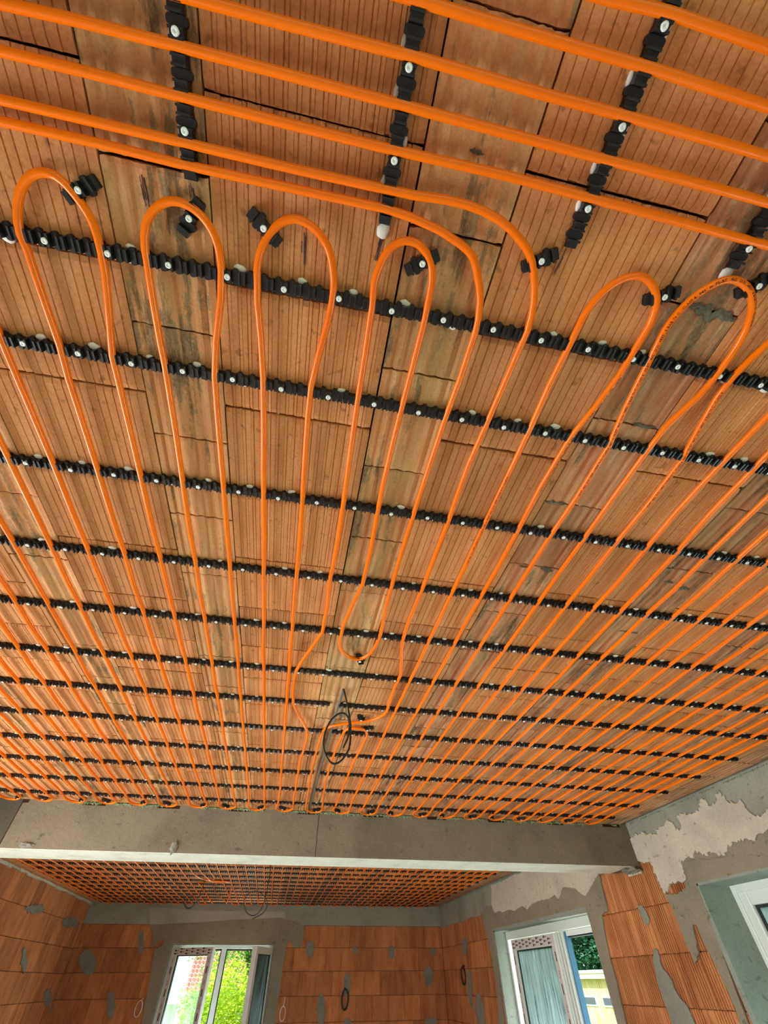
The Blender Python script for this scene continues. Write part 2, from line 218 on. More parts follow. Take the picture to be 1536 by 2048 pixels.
def clay(name, c1, c2, c3, stretch=(1, 1, 1), r=(0.86, 1.12)):
    m, nt, b = mat(name, c1, 0.9, spec=0.2)
    v = coords(nt, stretch); n1 = noise_tex(nt, v, 3.5, 5, 0.6, 0.3)
    col = ramp(nt, n1, [(0.3, c2), (0.5, c1), (0.72, c3)])
    n2 = noise_tex(nt, coords(nt), 160, 3, 0.7); col = mixc(nt, 0.55, col, ramp(nt, n2, [(0.25, (0.55, 0.5, 0.45)), (0.6, (1, 1, 1))]), 'MULTIPLY')
    n3 = noise_tex(nt, coords(nt), 45, 2, 0.5); col = mixc(nt, ramp(nt, n3, [(0.66, (0, 0, 0)), (0.74, (0.6, 0.6, 0.6))]), col, tuple(x*0.35 for x in c1))
    col = gain(nt, col, objrand(nt, *r)); nt.links.new(col, b.inputs['Base Color'])
    bump(nt, b, n2, 0.35, 0.002); return m
M_INF = clay('clay_infill', (0.65, 0.290, 0.108), (0.57, 0.232, 0.080), (0.73, 0.365, 0.155), (6, 1.5, 1))
M_WBR = clay('clay_wall_block', (0.54, 0.205, 0.075), (0.38, 0.130, 0.047), (0.64, 0.27, 0.105), (3, 3, 1), (0.75, 1.15))

def clay_tile():
    m, nt, b = mat('clay_beam_tile', (0.5, 0.22, 0.1), 0.92, spec=0.2)
    v = coords(nt, (9, 1.1, 1)); n1 = noise_tex(nt, v, 5, 5, 0.6, 0.2)
    col = ramp(nt, n1, [(0.3, (0.56, 0.235, 0.09)), (0.5, (0.62, 0.30, 0.12)), (0.62, (0.66, 0.37, 0.165)), (0.75, (0.70, 0.44, 0.22))])
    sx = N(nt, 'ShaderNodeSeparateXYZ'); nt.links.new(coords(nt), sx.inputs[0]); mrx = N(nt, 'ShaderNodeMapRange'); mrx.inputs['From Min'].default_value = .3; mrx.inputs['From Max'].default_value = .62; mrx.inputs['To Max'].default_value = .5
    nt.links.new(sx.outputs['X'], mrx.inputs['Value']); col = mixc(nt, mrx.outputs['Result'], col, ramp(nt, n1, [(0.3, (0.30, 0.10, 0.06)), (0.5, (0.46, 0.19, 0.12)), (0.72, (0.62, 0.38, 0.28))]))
    # pale dusty film
    n4 = noise_tex(nt, coords(nt, (2.5, 1.2, 1)), 4, 4, 0.6); col = mixc(nt, ramp(nt, n4, [(0.45, (0, 0, 0)), (0.7, (0.5, 0.5, 0.5))]), col, (0.50, 0.36, 0.165))
    # mould running along the beams: long streaks broken up by fine specks
    s1 = noise_tex(nt, coords(nt, (34, 3.2, 1)), 1.6, 3, 0.55, 0.1)
    s2 = noise_tex(nt, coords(nt, (3, 1.6, 1), (4.2, 1, 0)), 2.4, 3, 0.6)
    s3 = noise_tex(nt, coords(nt, (1, .6, 1)), 120, 3, 0.75)
    mm = N(nt, 'ShaderNodeMath', operation='MULTIPLY'); nt.links.new(s1, mm.inputs[0]); nt.links.new(s2, mm.inputs[1])
    ma = N(nt, 'ShaderNodeMath', operation='MULTIPLY_ADD'); nt.links.new(s3, ma.inputs[0]); ma.inputs[1].default_value = 0.30; nt.links.new(mm.outputs[0], ma.inputs[2])
    mask = ramp(nt, ma.outputs[0], [(0.445, (0, 0, 0)), (0.50, (0.75, 0.75, 0.75))])
    col = mixc(nt, mask, col, ramp(nt, s3, [(0.38, (0.045, 0.042, 0.028)), (0.62, (0.27, 0.215, 0.115))]))
    n2 = noise_tex(nt, coords(nt), 190, 3, 0.7); col = mixc(nt, 0.5, col, ramp(nt, n2, [(0.25, (0.6, 0.55, 0.5)), (0.6, (1, 1, 1))]), 'MULTIPLY')
    col = gain(nt, col, objrand(nt, 0.85, 1.08)); nt.links.new(col, b.inputs['Base Color']); bump(nt, b, n2, 0.3, 0.002); return m
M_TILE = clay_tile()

def cement(name, c, dark=0.7, light=1.15, sc=2.2, spots=True, bstr=0.4):
    m, nt, b = mat(name, c, 0.93, spec=0.2)
    n1 = noise_tex(nt, coords(nt), sc, 7, 0.65, 0.3); col = ramp(nt, n1, [(0.3, tuple(x*dark for x in c)), (0.5, c), (0.75, tuple(min(1, x*light) for x in c))])
    n2 = noise_tex(nt, coords(nt), 95, 4, 0.7)
    col = mixc(nt, 0.45, col, ramp(nt, n2, [(0.3, (0.6, 0.6, 0.58)), (0.6, (1, 1, 1))]), 'MULTIPLY')
    if spots:
        n3 = noise_tex(nt, coords(nt, (1, 1, 1.5)), 17, 3, 0.6, 0.4); col = mixc(nt, ramp(nt, n3, [(0.62, (0, 0, 0)), (0.70, (0.7, 0.7, 0.7))]), col, tuple(x*0.45 for x in c))
    nt.links.new(col, b.inputs['Base Color']); bump(nt, b, noise_tex(nt, coords(nt), 38, 5, 0.7), bstr, 0.006); return m
M_BEAM = cement('beam_concrete', (0.225, 0.182, 0.122), 0.70, 1.25, 2.4, True, 0.8)
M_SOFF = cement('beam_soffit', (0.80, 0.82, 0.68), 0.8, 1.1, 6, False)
M_DCOL = cement('dark_concrete', (0.085, 0.075, 0.055), 0.7, 1.2)
M_RING2 = cement('ring_concrete_light', (0.43, 0.42, 0.35), 0.8, 1.12, 2.2, False)
M_RING = cement('ring_concrete', (0.34, 0.335, 0.28), 0.75, 1.15)
M_DARKP = cement('plaster_dark', (0.285, 0.25, 0.175), 0.8, 1.15)
M_LITP = cement('plaster_light', (0.60, 0.545, 0.43), 0.82, 1.1, 3.0)
M_MORT2 = cement('old_mortar', (0.15, 0.145, 0.11), 0.6, 1.4, 30, False, 1.0)
M_MORT = cement('mortar_smear', (0.25, 0.245, 0.20), 0.75, 1.2, 6, False)
M_FLOOR = cement('screed_floor', (0.50, 0.47, 0.42), 0.85, 1.1, 1.2, False)
M_REVEAL = cement('reveal_plaster', (0.30, 0.335, 0.29), 0.82, 1.1, 3, True, 0.3)
M_VOID, _, _ = mat('void_dark', (0.05, 0.022, 0.012), 1.0, spec=0.0)
M_JOINT = cement('joint_cement', (0.20, 0.105, 0.06), 0.7, 1.2, 8, False)

def pipe_mat():
    m, nt, b = mat('orange_pe_pipe', (0.90, 0.165, 0.0012), 0.22, spec=0.27)
    n = noise_tex(nt, coords(nt), 2.0, 2); col = ramp(nt, n, [(0.3, (0.88, 0.150, 0.001)), (0.7, (0.94, 0.185, 0.0015))]); nt.links.new(col, b.inputs['Base Color'])
    bump(nt, b, noise_tex(nt, coords(nt), 400, 2), 0.03, 0.0005); return m
M_PIPE = pipe_mat()
M_PRINT, _, _ = mat('pipe_print', (0.045, 0.004, 0.002), 0.6)
M_RAIL, _nt, _b = mat('black_plastic', (0.012, 0.012, 0.013), 0.36, spec=0.5)
M_SCREW, _, _ = mat('grey_screw_head', (0.80, 0.84, 0.82), 0.3, 0.0)
M_DAB, _, _ = mat('white_sealant', (0.80, 0.80, 0.74), 0.6)
M_CABLE, _, _ = mat('black_cable', (0.02, 0.018, 0.016), 0.5)
M_COND, _, _ = mat('grey_cable', (0.13, 0.12, 0.10), 0.7)
M_WCAB, _, _ = mat('white_cable', (0.75, 0.72, 0.66), 0.5)
M_PVC, _, _ = mat('window_pvc', (0.76, 0.80, 0.76), 0.35)
M_TAPE, _, _ = mat('protective_tape', (0.66, 0.62, 0.60), 0.6)
M_INK, _, _ = mat('tape_print', (0.06, 0.05, 0.05), 0.7)
M_BLUE, _, _ = mat('blue_film', (0.06, 0.19, 0.33), 0.4)
M_GASK, _, _ = mat('black_gasket', (0.015, 0.018, 0.02), 0.6)
M_BROWN, _, _ = mat('brown_edge', (0.20, 0.15, 0.12), 0.5)
M_MOSS = cement('green_foam_edge', (0.34, 0.42, 0.24), 0.5, 1.5, 30, False)
def glass_mat(name='window_glass', k0=.25, k1=.72):
    m = bpy.data.materials.new(name); m.use_nodes = True; nt = m.node_tree; nt.nodes.clear()
    o = N(nt, 'ShaderNodeOutputMaterial'); t = N(nt, 'ShaderNodeBsdfTransparent'); t.inputs['Color'].default_value = (0.86, 0.95, 0.92, 1)
    g = N(nt, 'ShaderNodeBsdfGlossy'); g.inputs['Roughness'].default_value = 0.02; fr = N(nt, 'ShaderNodeFresnel'); fr.inputs['IOR'].default_value = 1.5
    d = N(nt, 'ShaderNodeBsdfTranslucent'); d.inputs['Color'].default_value = (0.75, 0.92, 0.92, 1)
    n = noise_tex(nt, coords(nt, (9, 9, 0.8)), 3, 6, 0.7, 0.6); k = ramp(nt, n, [(0.35, (k0, k0, k0)), (0.65, (k1, k1, k1))])
    m1 = N(nt, 'ShaderNodeMixShader'); nt.links.new(k, m1.inputs[0]); nt.links.new(t.outputs[0], m1.inputs[1]); nt.links.new(d.outputs[0], m1.inputs[2])
    m2 = N(nt, 'ShaderNodeMixShader'); nt.links.new(fr.outputs[0], m2.inputs[0]); nt.links.new(m1.outputs[0], m2.inputs[1]); nt.links.new(g.outputs[0], m2.inputs[2])
    nt.links.new(m2.outputs[0], o.inputs['Surface']); return m
M_GLASS = glass_mat(); M_CLEAR = glass_mat('clear_glass', .0, .16)

# ================================================================ setting
XL, XR = -2.84, 2.80            # side walls
YB0, YB1 = 3.82, 4.15           # downstand beam between the two rooms
YF, YR = 9.58, -2.60            # far wall, wall behind the camera
RINGZ = Z0 + 0.622              # underside of the ring beam
floor = MB().box(XL-0.3, XR+0.3, YR-0.3, YF+0.3, -0.2, 0.0).build('floor', M_FLOOR); tag(floor, kind='structure')

ceiling = MB().box(XL-0.3, XR+0.3, YR-0.3, YF+0.3, H+0.03, H+0.25).build('ceiling', M_VOID)
tag(ceiling, kind='structure')

# ---- clay infill blocks and beam tiles, each one a piece
def infill_mesh(seed, W=0.3295, L=0.2535, off=0.0):
    rnd = random.Random(seed); xs = [(-W/2, 0.0)]
    if seed % 2:      # regular narrow grooves
        n = 19; step = W/n
        for i in range(1, n):
            c = -W/2 + i*step + rnd.uniform(-.0012, .0012); xs += [(c-.0013, 0), (c-.0004, .0021), (c+.0004, .0021), (c+.0013, 0)]
    else:             # broad shallow ribs in pairs
        n = 17; step = W/n
        for i in range(1, n):
            c = -W/2 + i*step + rnd.uniform(-.001, .001)
            xs += [(c-.0042, 0), (c-.0034, .0020), (c-.0026, .0019), (c-.0014, -.0003), (c+.0030, -.0008), (c+.0040, .0008), (c+.0048, 0)]
    xs.append((W/2, 0.0))
    mb = MB(); n = len(xs)
    ys = [-L/2, -L/2+.012, L/2-.012, L/2]; rows = []
    for j, y in enumerate(ys):
        r = []
        for i, (x, d) in enumerate(xs):
            e = rnd.uniform(0, .0028) if d < .003 else rnd.uniform(.001, .005)
            yy = y + (e if j == 0 else -e if j == 3 else 0); zz = d + (.0022 + rnd.uniform(0, .0015) if j in (0, 3) else 0)
            r.append(len(mb.v)); mb.v.append((x, yy, zz))
        rows.append(r)
    for a, b in zip(rows, rows[1:]):
        for i in range(n-1): mb.f.append((a[i], a[i+1], b[i+1], b[i]))
    t = len(mb.v); mb.v += [(-W/2, -L/2, .028), (W/2, -L/2, .028), (W/2, L/2, .028), (-W/2, L/2, .028)]
    mb.f.append((t, t+1) + tuple(rows[0][::-1])); mb.f.append((t+2, t+3) + tuple(rows[3])); mb.f.append((t+3, t, rows[0][0], rows[1][0], rows[2][0], rows[3][0])); mb.f.append((t+1, t+2) + tuple(r[-1] for r in rows[::-1]))
    return mb.mesh('ceiling_block', M_INF)
def tile_mesh(seed, W=0.165, L=0.2540):
    rnd = random.Random(seed); n = 26; mb = MB(); rows = []
    for j, y in enumerate([-L/2, -L/2+.008, L/2-.008, L/2]):
        r = []
        for i in range(n+1):
            x = -W/2 + W*i/n; d = 0.0018*(1-math.cos(2*PI*5*i/n)) if 2 < i < n-2 else 0
            e = rnd.uniform(0, .0024); yy = y + (e if j == 0 else -e if j == 3 else 0)
            r.append(len(mb.v)); mb.v.append((x, yy, d + (.0015 if j in (0, 3) else 0)))
        rows.append(r)
    for a, b in zip(rows, rows[1:]):
        for i in range(n): mb.f.append((a[i], a[i+1], b[i+1], b[i]))
    t = len(mb.v); mb.v += [(-W/2, -L/2, .028), (W/2, -L/2, .028), (W/2, L/2, .028), (-W/2, L/2, .028)]
    mb.f.append((t, t+1) + tuple(rows[0][::-1])); mb.f.append((t+2, t+3) + tuple(rows[3])); mb.f.append((t+3, t, rows[0][0], rows[1][0], rows[2][0], rows[3][0])); mb.f.append((t+1, t+2) + tuple(r[-1] for r in rows[::-1]))
    return mb.mesh('beam_tile', M_TILE)
INF = [infill_mesh(s) for s in range(6)]; TIL = [tile_mesh(s) for s in range(3)]
PITCHX = 0.5013; XA = -0.349      # centre of one beam tile strip
DY = 0.2557
tile_off = {0: 0.090, 1: 0.092, 2: 0.118}
rn = random.Random(3)
far_b = []     # (mesh, x, y) of the pieces past the ones told apart
strips = range(-5, 6+1)
for s in strips:
    xc_ = XA + PITCHX*s; offs = tile_off.get(s, rn.uniform(0.02, 0.2)); jo = rn.uniform(-.006, .006) if s not in (-1, 0, 1) else 0
    pair = s % 2
    for k in range(-12, 40):
        y = -0.012 + jo + DY*k + DY/2                    # infill column right of this beam
        xi = xc_ + PITCHX/2; me = INF[(k*2 + (s % 2)) % 6]
        jit = (rn.uniform(-.0008, .0008), rn.uniform(-.0012, .0012), rn.uniform(-.0006, .0012))
        vis1 = -0.72 < y < YB0 and XL < xi < XR + .2; room2 = YB0 < y
        ok = XL - .1 < xi < XR + .1 and YR-.1 < y < YF and not (YB0 + .1 < y < YB1 - .2)
        if ok:
            if vis1 and xi > -1.25 - 0.35*y: inst('ceiling_block', me, (xi+jit[0], y+jit[1], H+jit[2]), ceiling, rot=(0, 0, rn.choice((0, PI))))
            else: far_b.append((me, xi, y))
        y2 = offs + DY*k + DY/2; ok = XL - .1 < xc_ < XR + .1 and YR-.1 < y2 < YF
        if ok:
            me = TIL[rn.randrange(3)]
            if -0.72 < y2 < YB0 and xc_ > -1.25 - 0.35*y2:
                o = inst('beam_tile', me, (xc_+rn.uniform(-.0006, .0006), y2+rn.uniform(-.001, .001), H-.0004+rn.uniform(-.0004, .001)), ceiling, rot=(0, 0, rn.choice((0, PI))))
            else: far_b.append((me, xc_, y2))
for nm, mt in (('ceiling_block', M_INF), ('beam_tile', M_TILE)):
    mb = MB()
    for me, x, y in far_b:
        if me.name.startswith(nm):
            w = .1655 if nm == 'ceiling_block' else .083
            if x + w > XR + .25: continue
            g = rn.uniform(0, .002)
            if nm == 'ceiling_block' and y > YB0:
                mb.box(x-w, x+w, y-.1265, y+.1265, H+.004, H+.028)
                for q in range(8): a = x-w+q*w/4; mb.box(a+.002, a+w/4-.002, y-.1265, y+.1265, H+g, H+.004)
            else: mb.box(x-w, x+w, y-.1265, y+.1265, H+g, H+.028)
    o = mb.build(nm, mt, ceiling); tag(o, kind='stuff')

# mortar squeezed between some of the beam tiles
def patch(name, pts, to3, thick, m, parent, jit=0.004, sub=4, seed=1):
    rnd = random.Random(seed); P = []
    n = len(pts)
    for i in range(n):
        a, b = Vector(pts[i]), Vector(pts[(i+1) % n]); L = (b-a).length
        k = min(sub, max(1, int(L/0.013)))
        for j in range(k):
            q = a.lerp(b, j/k)
            if j: q = q + Vector((rnd.uniform(-jit, jit), rnd.uniform(-jit, jit)))
            P.append(q)
    tris = tessellate_polygon([[Vector((p.x, p.y, 0)) for p in P]])
    nP = len(P); mb = MB()
    # rounded rim: outer edge low, inset edge at full thickness
    mb.v = [tuple(to3(p.x, p.y, 0)) for p in P] + [tuple(to3(p.x, p.y, thick)) for p in P]
    for t in tris: mb.f.append((t[0]+nP, t[1]+nP, t[2]+nP)); mb.f.append((t[2], t[1], t[0]))
    for i in range(nP): j = (i+1) % nP; mb.f.append((i, j, j+nP, i+nP))
    return mb.build(name, m, parent)
up = lambda x, y, d: (x, y, H - d)
def blob(cx, cy, a, b, rnd, n=14, ir=0.35):
    return [(cx + a*math.cos(2*PI*i/n)*(1+rnd.uniform(-ir, ir)), cy + b*math.sin(2*PI*i/n)*(1+rnd.uniform(-ir, ir))) for i in range(n)]
rm = random.Random(11)
def mortar(x, y, a, b, seed):
    rnd = random.Random(seed); nx, ny = 22, 9; mb = MB(); idx = {}
    for i in range(nx+1):
        for j in range(ny+1):
            u, v = i/nx*2-1, j/ny*2-1; q = 1-abs(u)**2.5
            w = b*(.45+1.1*abs(noise.noise(Vector((u*4+seed, 0, 0)))))*q + .0006
            o = b*.7*noise.noise(Vector((u*3, seed*1.7, 0)))
            e = 1-abs(v)**2; n_ = noise.noise(Vector((u*a*45, v*b*70+seed, 2)))
            idx[i, j] = len(mb.v); mb.v.append((x+u*a, y+v*w+o+.0012*n_, H-.0002-e*q*(.0022+.0022*n_)))
    for i in range(nx):
        for j in range(ny): mb.f.append((idx[i, j], idx[i+1, j], idx[i+1, j+1], idx[i, j+1]))
    return mb.build('mortar_patch', M_MORT2, ceiling)
for (x, y, a, b) in [(.690, .122, .048, .016), (.645, .116, .035, .008), (.700, .372, .03, .006), (.60, .63, .03, .007), (.70, .893, .022, .013), (.62, .893, .015, .006), (1.19, .90, .03, .01), (1.12, .88, .02, .006), (1.16, 1.17, .04, .008),
                     (1.15, 1.42, .03, .008), (.64, 2.42, .03, .008), (1.66, 1.7, .03, .008), (.15, -.02, .012, .004), (.25, -.005, .01, .003)]:
    mortar(x, y, a, b, rm.randrange(99))
# purple pencil strokes left on the clay
M_PENCIL, _, _ = mat('pencil_purple', (0.07, 0.035, 0.05), 0.8)
mb = MB(); rp = random.Random(5)
for (x0, y0, x1, y1, n) in [(-.110, .135, -.108, .185, 9), (.028, .098, .02, .155, 9), (-.372, .10, -.368, .16, 8), (-.295, .10, -.293, .125, 4), (.352, .066, .345, .125, 2), (.035, .415, .085, .412, 4), (.10, .43, .13, .425, 3)]:
    for i in range(n):
        ox = rp.uniform(-.004, .004); oy = rp.uniform(-.003, .003); t0 = rp.uniform(0, .4); t1 = rp.uniform(.6, 1)
        a = Vector((x0+(x1-x0)*t0+ox, y0+(y1-y0)*t0+oy, H-.0002)); c = Vector((x0+(x1-x0)*t1+ox, y0+(y1-y0)*t1+oy, H-.0002))
        mb.tube([a, (a+c)/2+Vector((rp.uniform(-.001, .001), 0, 0)), c], .0006, 4)
o = mb.build('pencil_mark', M_PENCIL, ceiling); tag(o, kind='stuff')

# ---- beam between the rooms
beam = MB().box(-1.82, XR+.05, YB0, YB1, Z0+.594, H+.06).build('trim_1', M_BEAM); tag(beam, kind='structure')
MB().box(-1.82, 2.715, YB0+.001, YB1, Z0+.5915, Z0+.5945).build('pale_soffit', M_SOFF, beam)  # thin sheet of paler colour along the beam underside
MB().box(-1.824, -1.818, YB0-.0015, YB0+.01, Z0+.594, H).build('joint_line', M_VOID, beam)
MB().box(.228, .231, YB0-.0008, YB0+.01, Z0+.594, H).build('joint_line', M_VOID, beam)
b2 = MB().box(XL-.05, -1.82, YB0-.004, YB1, Z0+.594, H+.06).build('trim_2', M_DCOL); tag(b2, kind='structure')
MB().box(XL-.05, -1.82, YB0-.003, YB1, Z0+.5915, Z0+.5945).build('pale_soffit', M_SOFF, b2)  # same paler sheet under the dark end piece
for s in strips:
    xs_ = XA + PITCHX*s
    if -2.7 < xs_ < 2.7: MB().box(xs_-.082, xs_+.07, YB0-.0012, YB0+.02, H-.020, H-.001).build('dark_slot', M_VOID, beam)
rr = random.Random(21)
def lump(name, c, sx, sy, sz, m, parent, seed):
    bm = bmesh.new(); bmesh.ops.create_icosphere(bm, subdivisions=3, radius=1)
    for v in bm.verts:
        d = noise.noise(v.co*2.1 + Vector((seed, 0, 0)))*0.45 + noise.noise(v.co*5.3 + Vector((seed, 3, 0)))*0.25
        v.co = v.co*(1+d); v.co = Vector((v.co.x*sx+c[0], v.co.y*sy+c[1], v.co.z*sz+c[2]))
    me = bpy.data.meshes.new(name); bm.to_mesh(me); bm.free(); me.materials.append(m)
    return link(bpy.data.objects.new(name, me), parent)
lump('mortar_lump', (-.742, YB0-.002, Z0+.625), .022, .014, .034, M_MORT, beam, 3)
lump('mortar_lump', (-1.66, YB0-.002, Z0+.612), .045, .012, .016, M_MORT, beam, 8)
lump('mortar_lump', (2.745, YB0+.07, Z0+.580), .06, .085, .022, M_MORT, beam, 5)
for i in range(5): lump('mortar_lump', (2.785, YB0+.02+i*.035, Z0+.565), .012, .02, .012, M_LITP, beam, 30+i)
# green foam fibres along the ceiling line
def fringe(name, a, b, nrm, parent, n, sz, seed):
    rnd = random.Random(seed); mb = MB(); a = Vector(a); b = Vector(b); nrm = Vector(nrm)
    for i in range(n):
        t = (i+rnd.random())/n; p = a.lerp(b, t) + nrm*rnd.uniform(0, .006)
        if noise.noise(Vector((t*14+seed, 0, 0))) < -0.12: continue
        d = (Vector((rnd.uniform(-1, 1), rnd.uniform(-1, 1), rnd.uniform(-1.3, .2)))); d = (d + nrm*.3).normalized()*rnd.uniform(.4, 1)*sz
        mb.tube([p, p+d*.5+Vector((0, 0, -.002)), p+d], [.0028, .0022, .001], 4)
    o = mb.build(name, M_MOSS, parent); tag(o, kind='stuff')
fringe('foam_edge', (-1.5, YB0-.002, H-.004), (2.7, YB0-.002, H-.004), (0, -1, 0), beam, 1500, .022, 2)

# ---- walls: real clay blocks with plaster patches over them
def block_mesh(W=.247, Hh=.246, seed=0):
    rnd = random.Random(seed); xs = [(-W/2, .002)]; gs = []
    lay = {0: [(.070, 7)], 1: [(.016, 3), (.125, 5)], 2: [(.058, 7)], 3: [(.012, 6), (.19, 2)], 9: []}[seed]
    for s0, n in lay:
        for i in range(n): gs.append(s0 + i*.0238)
    for g in gs:
        x = -W/2 + g
        if x < W/2-.004: xs += [(x-.0036, 0), (x-.0022, .012), (x+.0022, .012), (x+.0036, 0)]
    xs.append((W/2, .002)); n = len(xs); mb = MB(); rows = []
    for z, e in ((-Hh/2, .003), (-Hh/2+.006, 0), (Hh/2-.006, 0), (Hh/2, .003)):
        r = []
        for x, d in xs: r.append(len(mb.v)); mb.v.append((x, d+e, z+(rnd.uniform(-.0015, .0015) if e else 0)))
        rows.append(r)
    for a, b in zip(rows, rows[1:]):
        for i in range(n-1): mb.f.append((a[i], a[i+1], b[i+1], b[i]))
    t = len(mb.v); mb.v += [(-W/2, .05, -Hh/2), (W/2, .05, -Hh/2), (W/2, .05, Hh/2), (-W/2, .05, Hh/2)]
    mb.f.append((t, t+1) + tuple(rows[0][::-1])); mb.f.append((t+2, t+3) + tuple(rows[3])); mb.f.append((t+3, t)+tuple(r[0] for r in rows)); mb.f.append((t+1, t+2)+tuple(r[-1] for r in rows[::-1]))
    return mb.mesh('clay_block', M_WBR)     # face towards -y
BLK = [block_mesh(seed=s) for s in range(4)] + [block_mesh(seed=9)]
def lay_blocks(parent, kind, plane, a0, a1, ztop, rows, openings, first=0.0, full=True, zmin=0.55):
    """plane: x or y of the wall face; kind 'B' faces -y, 'R' faces -x, 'L' faces +x"""
    rnd = random.Random(hash(kind) % 100 if False else len(kind)+int(a0*10)+77); mb = MB(); cnt = 0
    for r in range(rows):
        zc_ = ztop - .25*r - .125; off = (.125 if r % 2 else 0) + first
        k = int(math.floor((a0-off)/.25)) ; a = off + k*.25
        while a < a1:
            lo, hi = max(a, a0), min(a+.25, a1); c = (lo+hi)/2; w = hi-lo
            skip = w < .03 or any(o0-.01 < c < o1+.01 and q0 < zc_ and zc_-.125 < q1 for o0, o1, q0, q1 in openings)
            # clip against openings
            if not skip:
                for o0, o1, q0, q1 in openings:
                    if q0 < zc_+.1 and zc_-.125 < q1:
                        if lo < o0 < hi: hi = o0
                        if lo < o1 < hi: lo = o1
                c = (lo+hi)/2; w = hi-lo
                d = rnd.uniform(-.0015, .0025); sx = max(.05, (w-.003)/.247)
                if w > .02:
                    if kind == 'B': L, R_ = (c, plane+d, zc_), (0, 0, 0)
                    elif kind == 'R': L, R_ = (plane+d, c, zc_), (0, 0, -PI/2)
                    else: L, R_ = (plane-d, c, zc_), (0, 0, PI/2)
                    if zc_ > zmin: inst('clay_block', BLK[rnd.randrange(4) if kind == 'R' and a < 8.2 else 4], L, parent, R_, (sx, 1, 1)); cnt += 1
                    else:
                        if kind == 'B': mb.box(lo+.002, hi-.002, plane, plane+.05, zc_-.123, zc_+.123)
                        elif kind == 'R': mb.box(plane, plane+.05, lo+.002, hi-.002, zc_-.123, zc_+.123)
                        else: mb.box(plane-.05, plane, lo+.002, hi-.002, zc_-.123, zc_+.123)
            a += .25
    if mb.v: tag(mb.build('clay_block', M_WBR, parent), kind='stuff')
    return cnt
# window openings (world z)

WL = (-1.47, .09, Z0-.90, Z0+.412)          # far wall, x range
W2 = (4.775, 7.135, 0.0, Z0+.428)           # right wall, y range
W3 = (0.90, 3.30, 0.0, Z0+.432)
def wallboxes(mb, kind, p0, p1, a0, a1, z0, z1, ops):
    """solid wall with rectangular openings; p0..p1 thickness, a along"""
    def bx(u0, u1, v0, v1):
        if u1-u0 < 1e-4 or v1-v0 < 1e-4: return
        if kind == 'B': mb.box(u0, u1, p0, p1, v0, v1)
        else: mb.box(p0, p1, u0, u1, v0, v1)
    a = a0
    for o in sorted(ops):
        bx(a, o[0], z0, z1); bx(o[0], o[1], z0, max(z0, o[2])); bx(o[0], o[1], o[3], z1); a = o[1]
    bx(a, a1, z0, z1)
wall_right = MB(); wallboxes(wall_right, 'R', XR+.03, XR+.36, YR-.3, YF+.3, 0, H+.1, [W2, W3]); wall_right = tag(wall_right.build('wall_right', M_JOINT), kind='structure')
wall_back = MB(); wallboxes(wall_back, 'B', YF+.03, YF+.36, XL-.3, XR+.36, 0, H+.1, [WL]); wall_back = tag(wall_back.build('wall_back', M_JOINT), kind='structure')
LW1, LW2 = (1.1, 3.3, .8, 2.05), (5.1, 6.4, .3, 1.40)  # unseen left openings, added to let in sun and daylight
wall_left = MB(); wallboxes(wall_left, 'L', XL-.36, XL-.03, YR-.3, YF+.3, 0, H+.1, [LW1, LW2]); wall_left = tag(wall_left.build('wall_left', M_JOINT), kind='structure')
wall_front = MB(); wallboxes(wall_front, 'B', YR-.3, YR, XL-.3, XR+.36, 0, H+.1, [(-1.9, 1.9, .05, 2.35)]); wall_front = tag(wall_front.build('wall_front', M_RING), kind='structure')  # wide opening is unseen, added for daylight from the rear
n1 = lay_blocks(wall_back, 'B', YF, XL, XR, RINGZ, 10, [WL], first=.009)
n2 = lay_blocks(wall_right, 'R', XR, YB0-1.0, YF, RINGZ, 10, [W2, W3], first=.072)
n3 = lay_blocks(wall_left, 'L', XL, YB0, YF, H, 11, [LW2], first=.1)
# ring beam faces
rb = MB(); rb.box(XL, XR, YF-.004, YF+.03, RINGZ, H+.03); rb.build('ring_beam', M_RING, wall_back)
rb = MB(); rb.box(XR-.004, XR+.03, YR, YF, RINGZ, H+.03); rb.build('ring_beam', M_RING, wall_right)
rb = MB(); wallboxes(rb, 'R', XR-.002, XR+.03, YR, YB0-1.0, 0, RINGZ, [W3]); rb.build('plaster_coat', M_DARKP, wall_right)
rb = MB(); wallboxes(rb, 'L', XL-.03, XL+.002, YR, YB0, 0, H, [LW1]); rb.build('plaster_coat', M_DARKP, wall_left)
for par, k_, op in ((wall_right, 'R', W2), (wall_right, 'R', W3), (wall_back, 'B', WL)):
    a_, b_, z_ = op[0], op[1], op[3]
    (MB().box(XR-.003, XR+.05, a_-.12, b_+.12, z_, RINGZ) if k_ == 'R' else MB().box(a_-.12, b_+.12, YF-.003, YF+.05, z_, RINGZ)).build('lintel', M_DARKP, par)
toR = lambda a, z, d: (XR-.0005-d, a, Z0+z)
toB = lambda a, z, d: (a, YF-.0005-d, Z0+z)
toL = lambda a, z, d: (XL+.0005+d, a, Z0+z)
def clampz(pts, hi=.862): return [(a, min(z, hi)) for a, z in pts]
patch('plaster_patch', WR_win3_surround, toR, .012, M_DARKP, wall_right, .006, 5, 1)
patch('plaster_patch', WR_win2_right, toR, .012, M_DARKP, wall_right, .005, 4, 2)
patch('plaster_patch', WR_win2_left, toR, .010, M_DARKP, wall_right, .006, 4, 3)
patch('plaster_patch', WR_lintel2, toR, .009, M_DARKP, wall_right, .004, 4, 4)
patch('plaster_patch', WR_channel, toR, .008, M_MORT, wall_right, .006, 4, 5)
for nm in (WR_blob, WR_blob_far_a, WR_blob_far_b, WR_blob_far_c): patch('mortar_patch', nm, toR, .005, M_MORT, wall_right, .006, 4, 6)
patch('lime_coat', WR_light_near, toR, .0145, M_LITP, wall_right, .012, 9, 7)
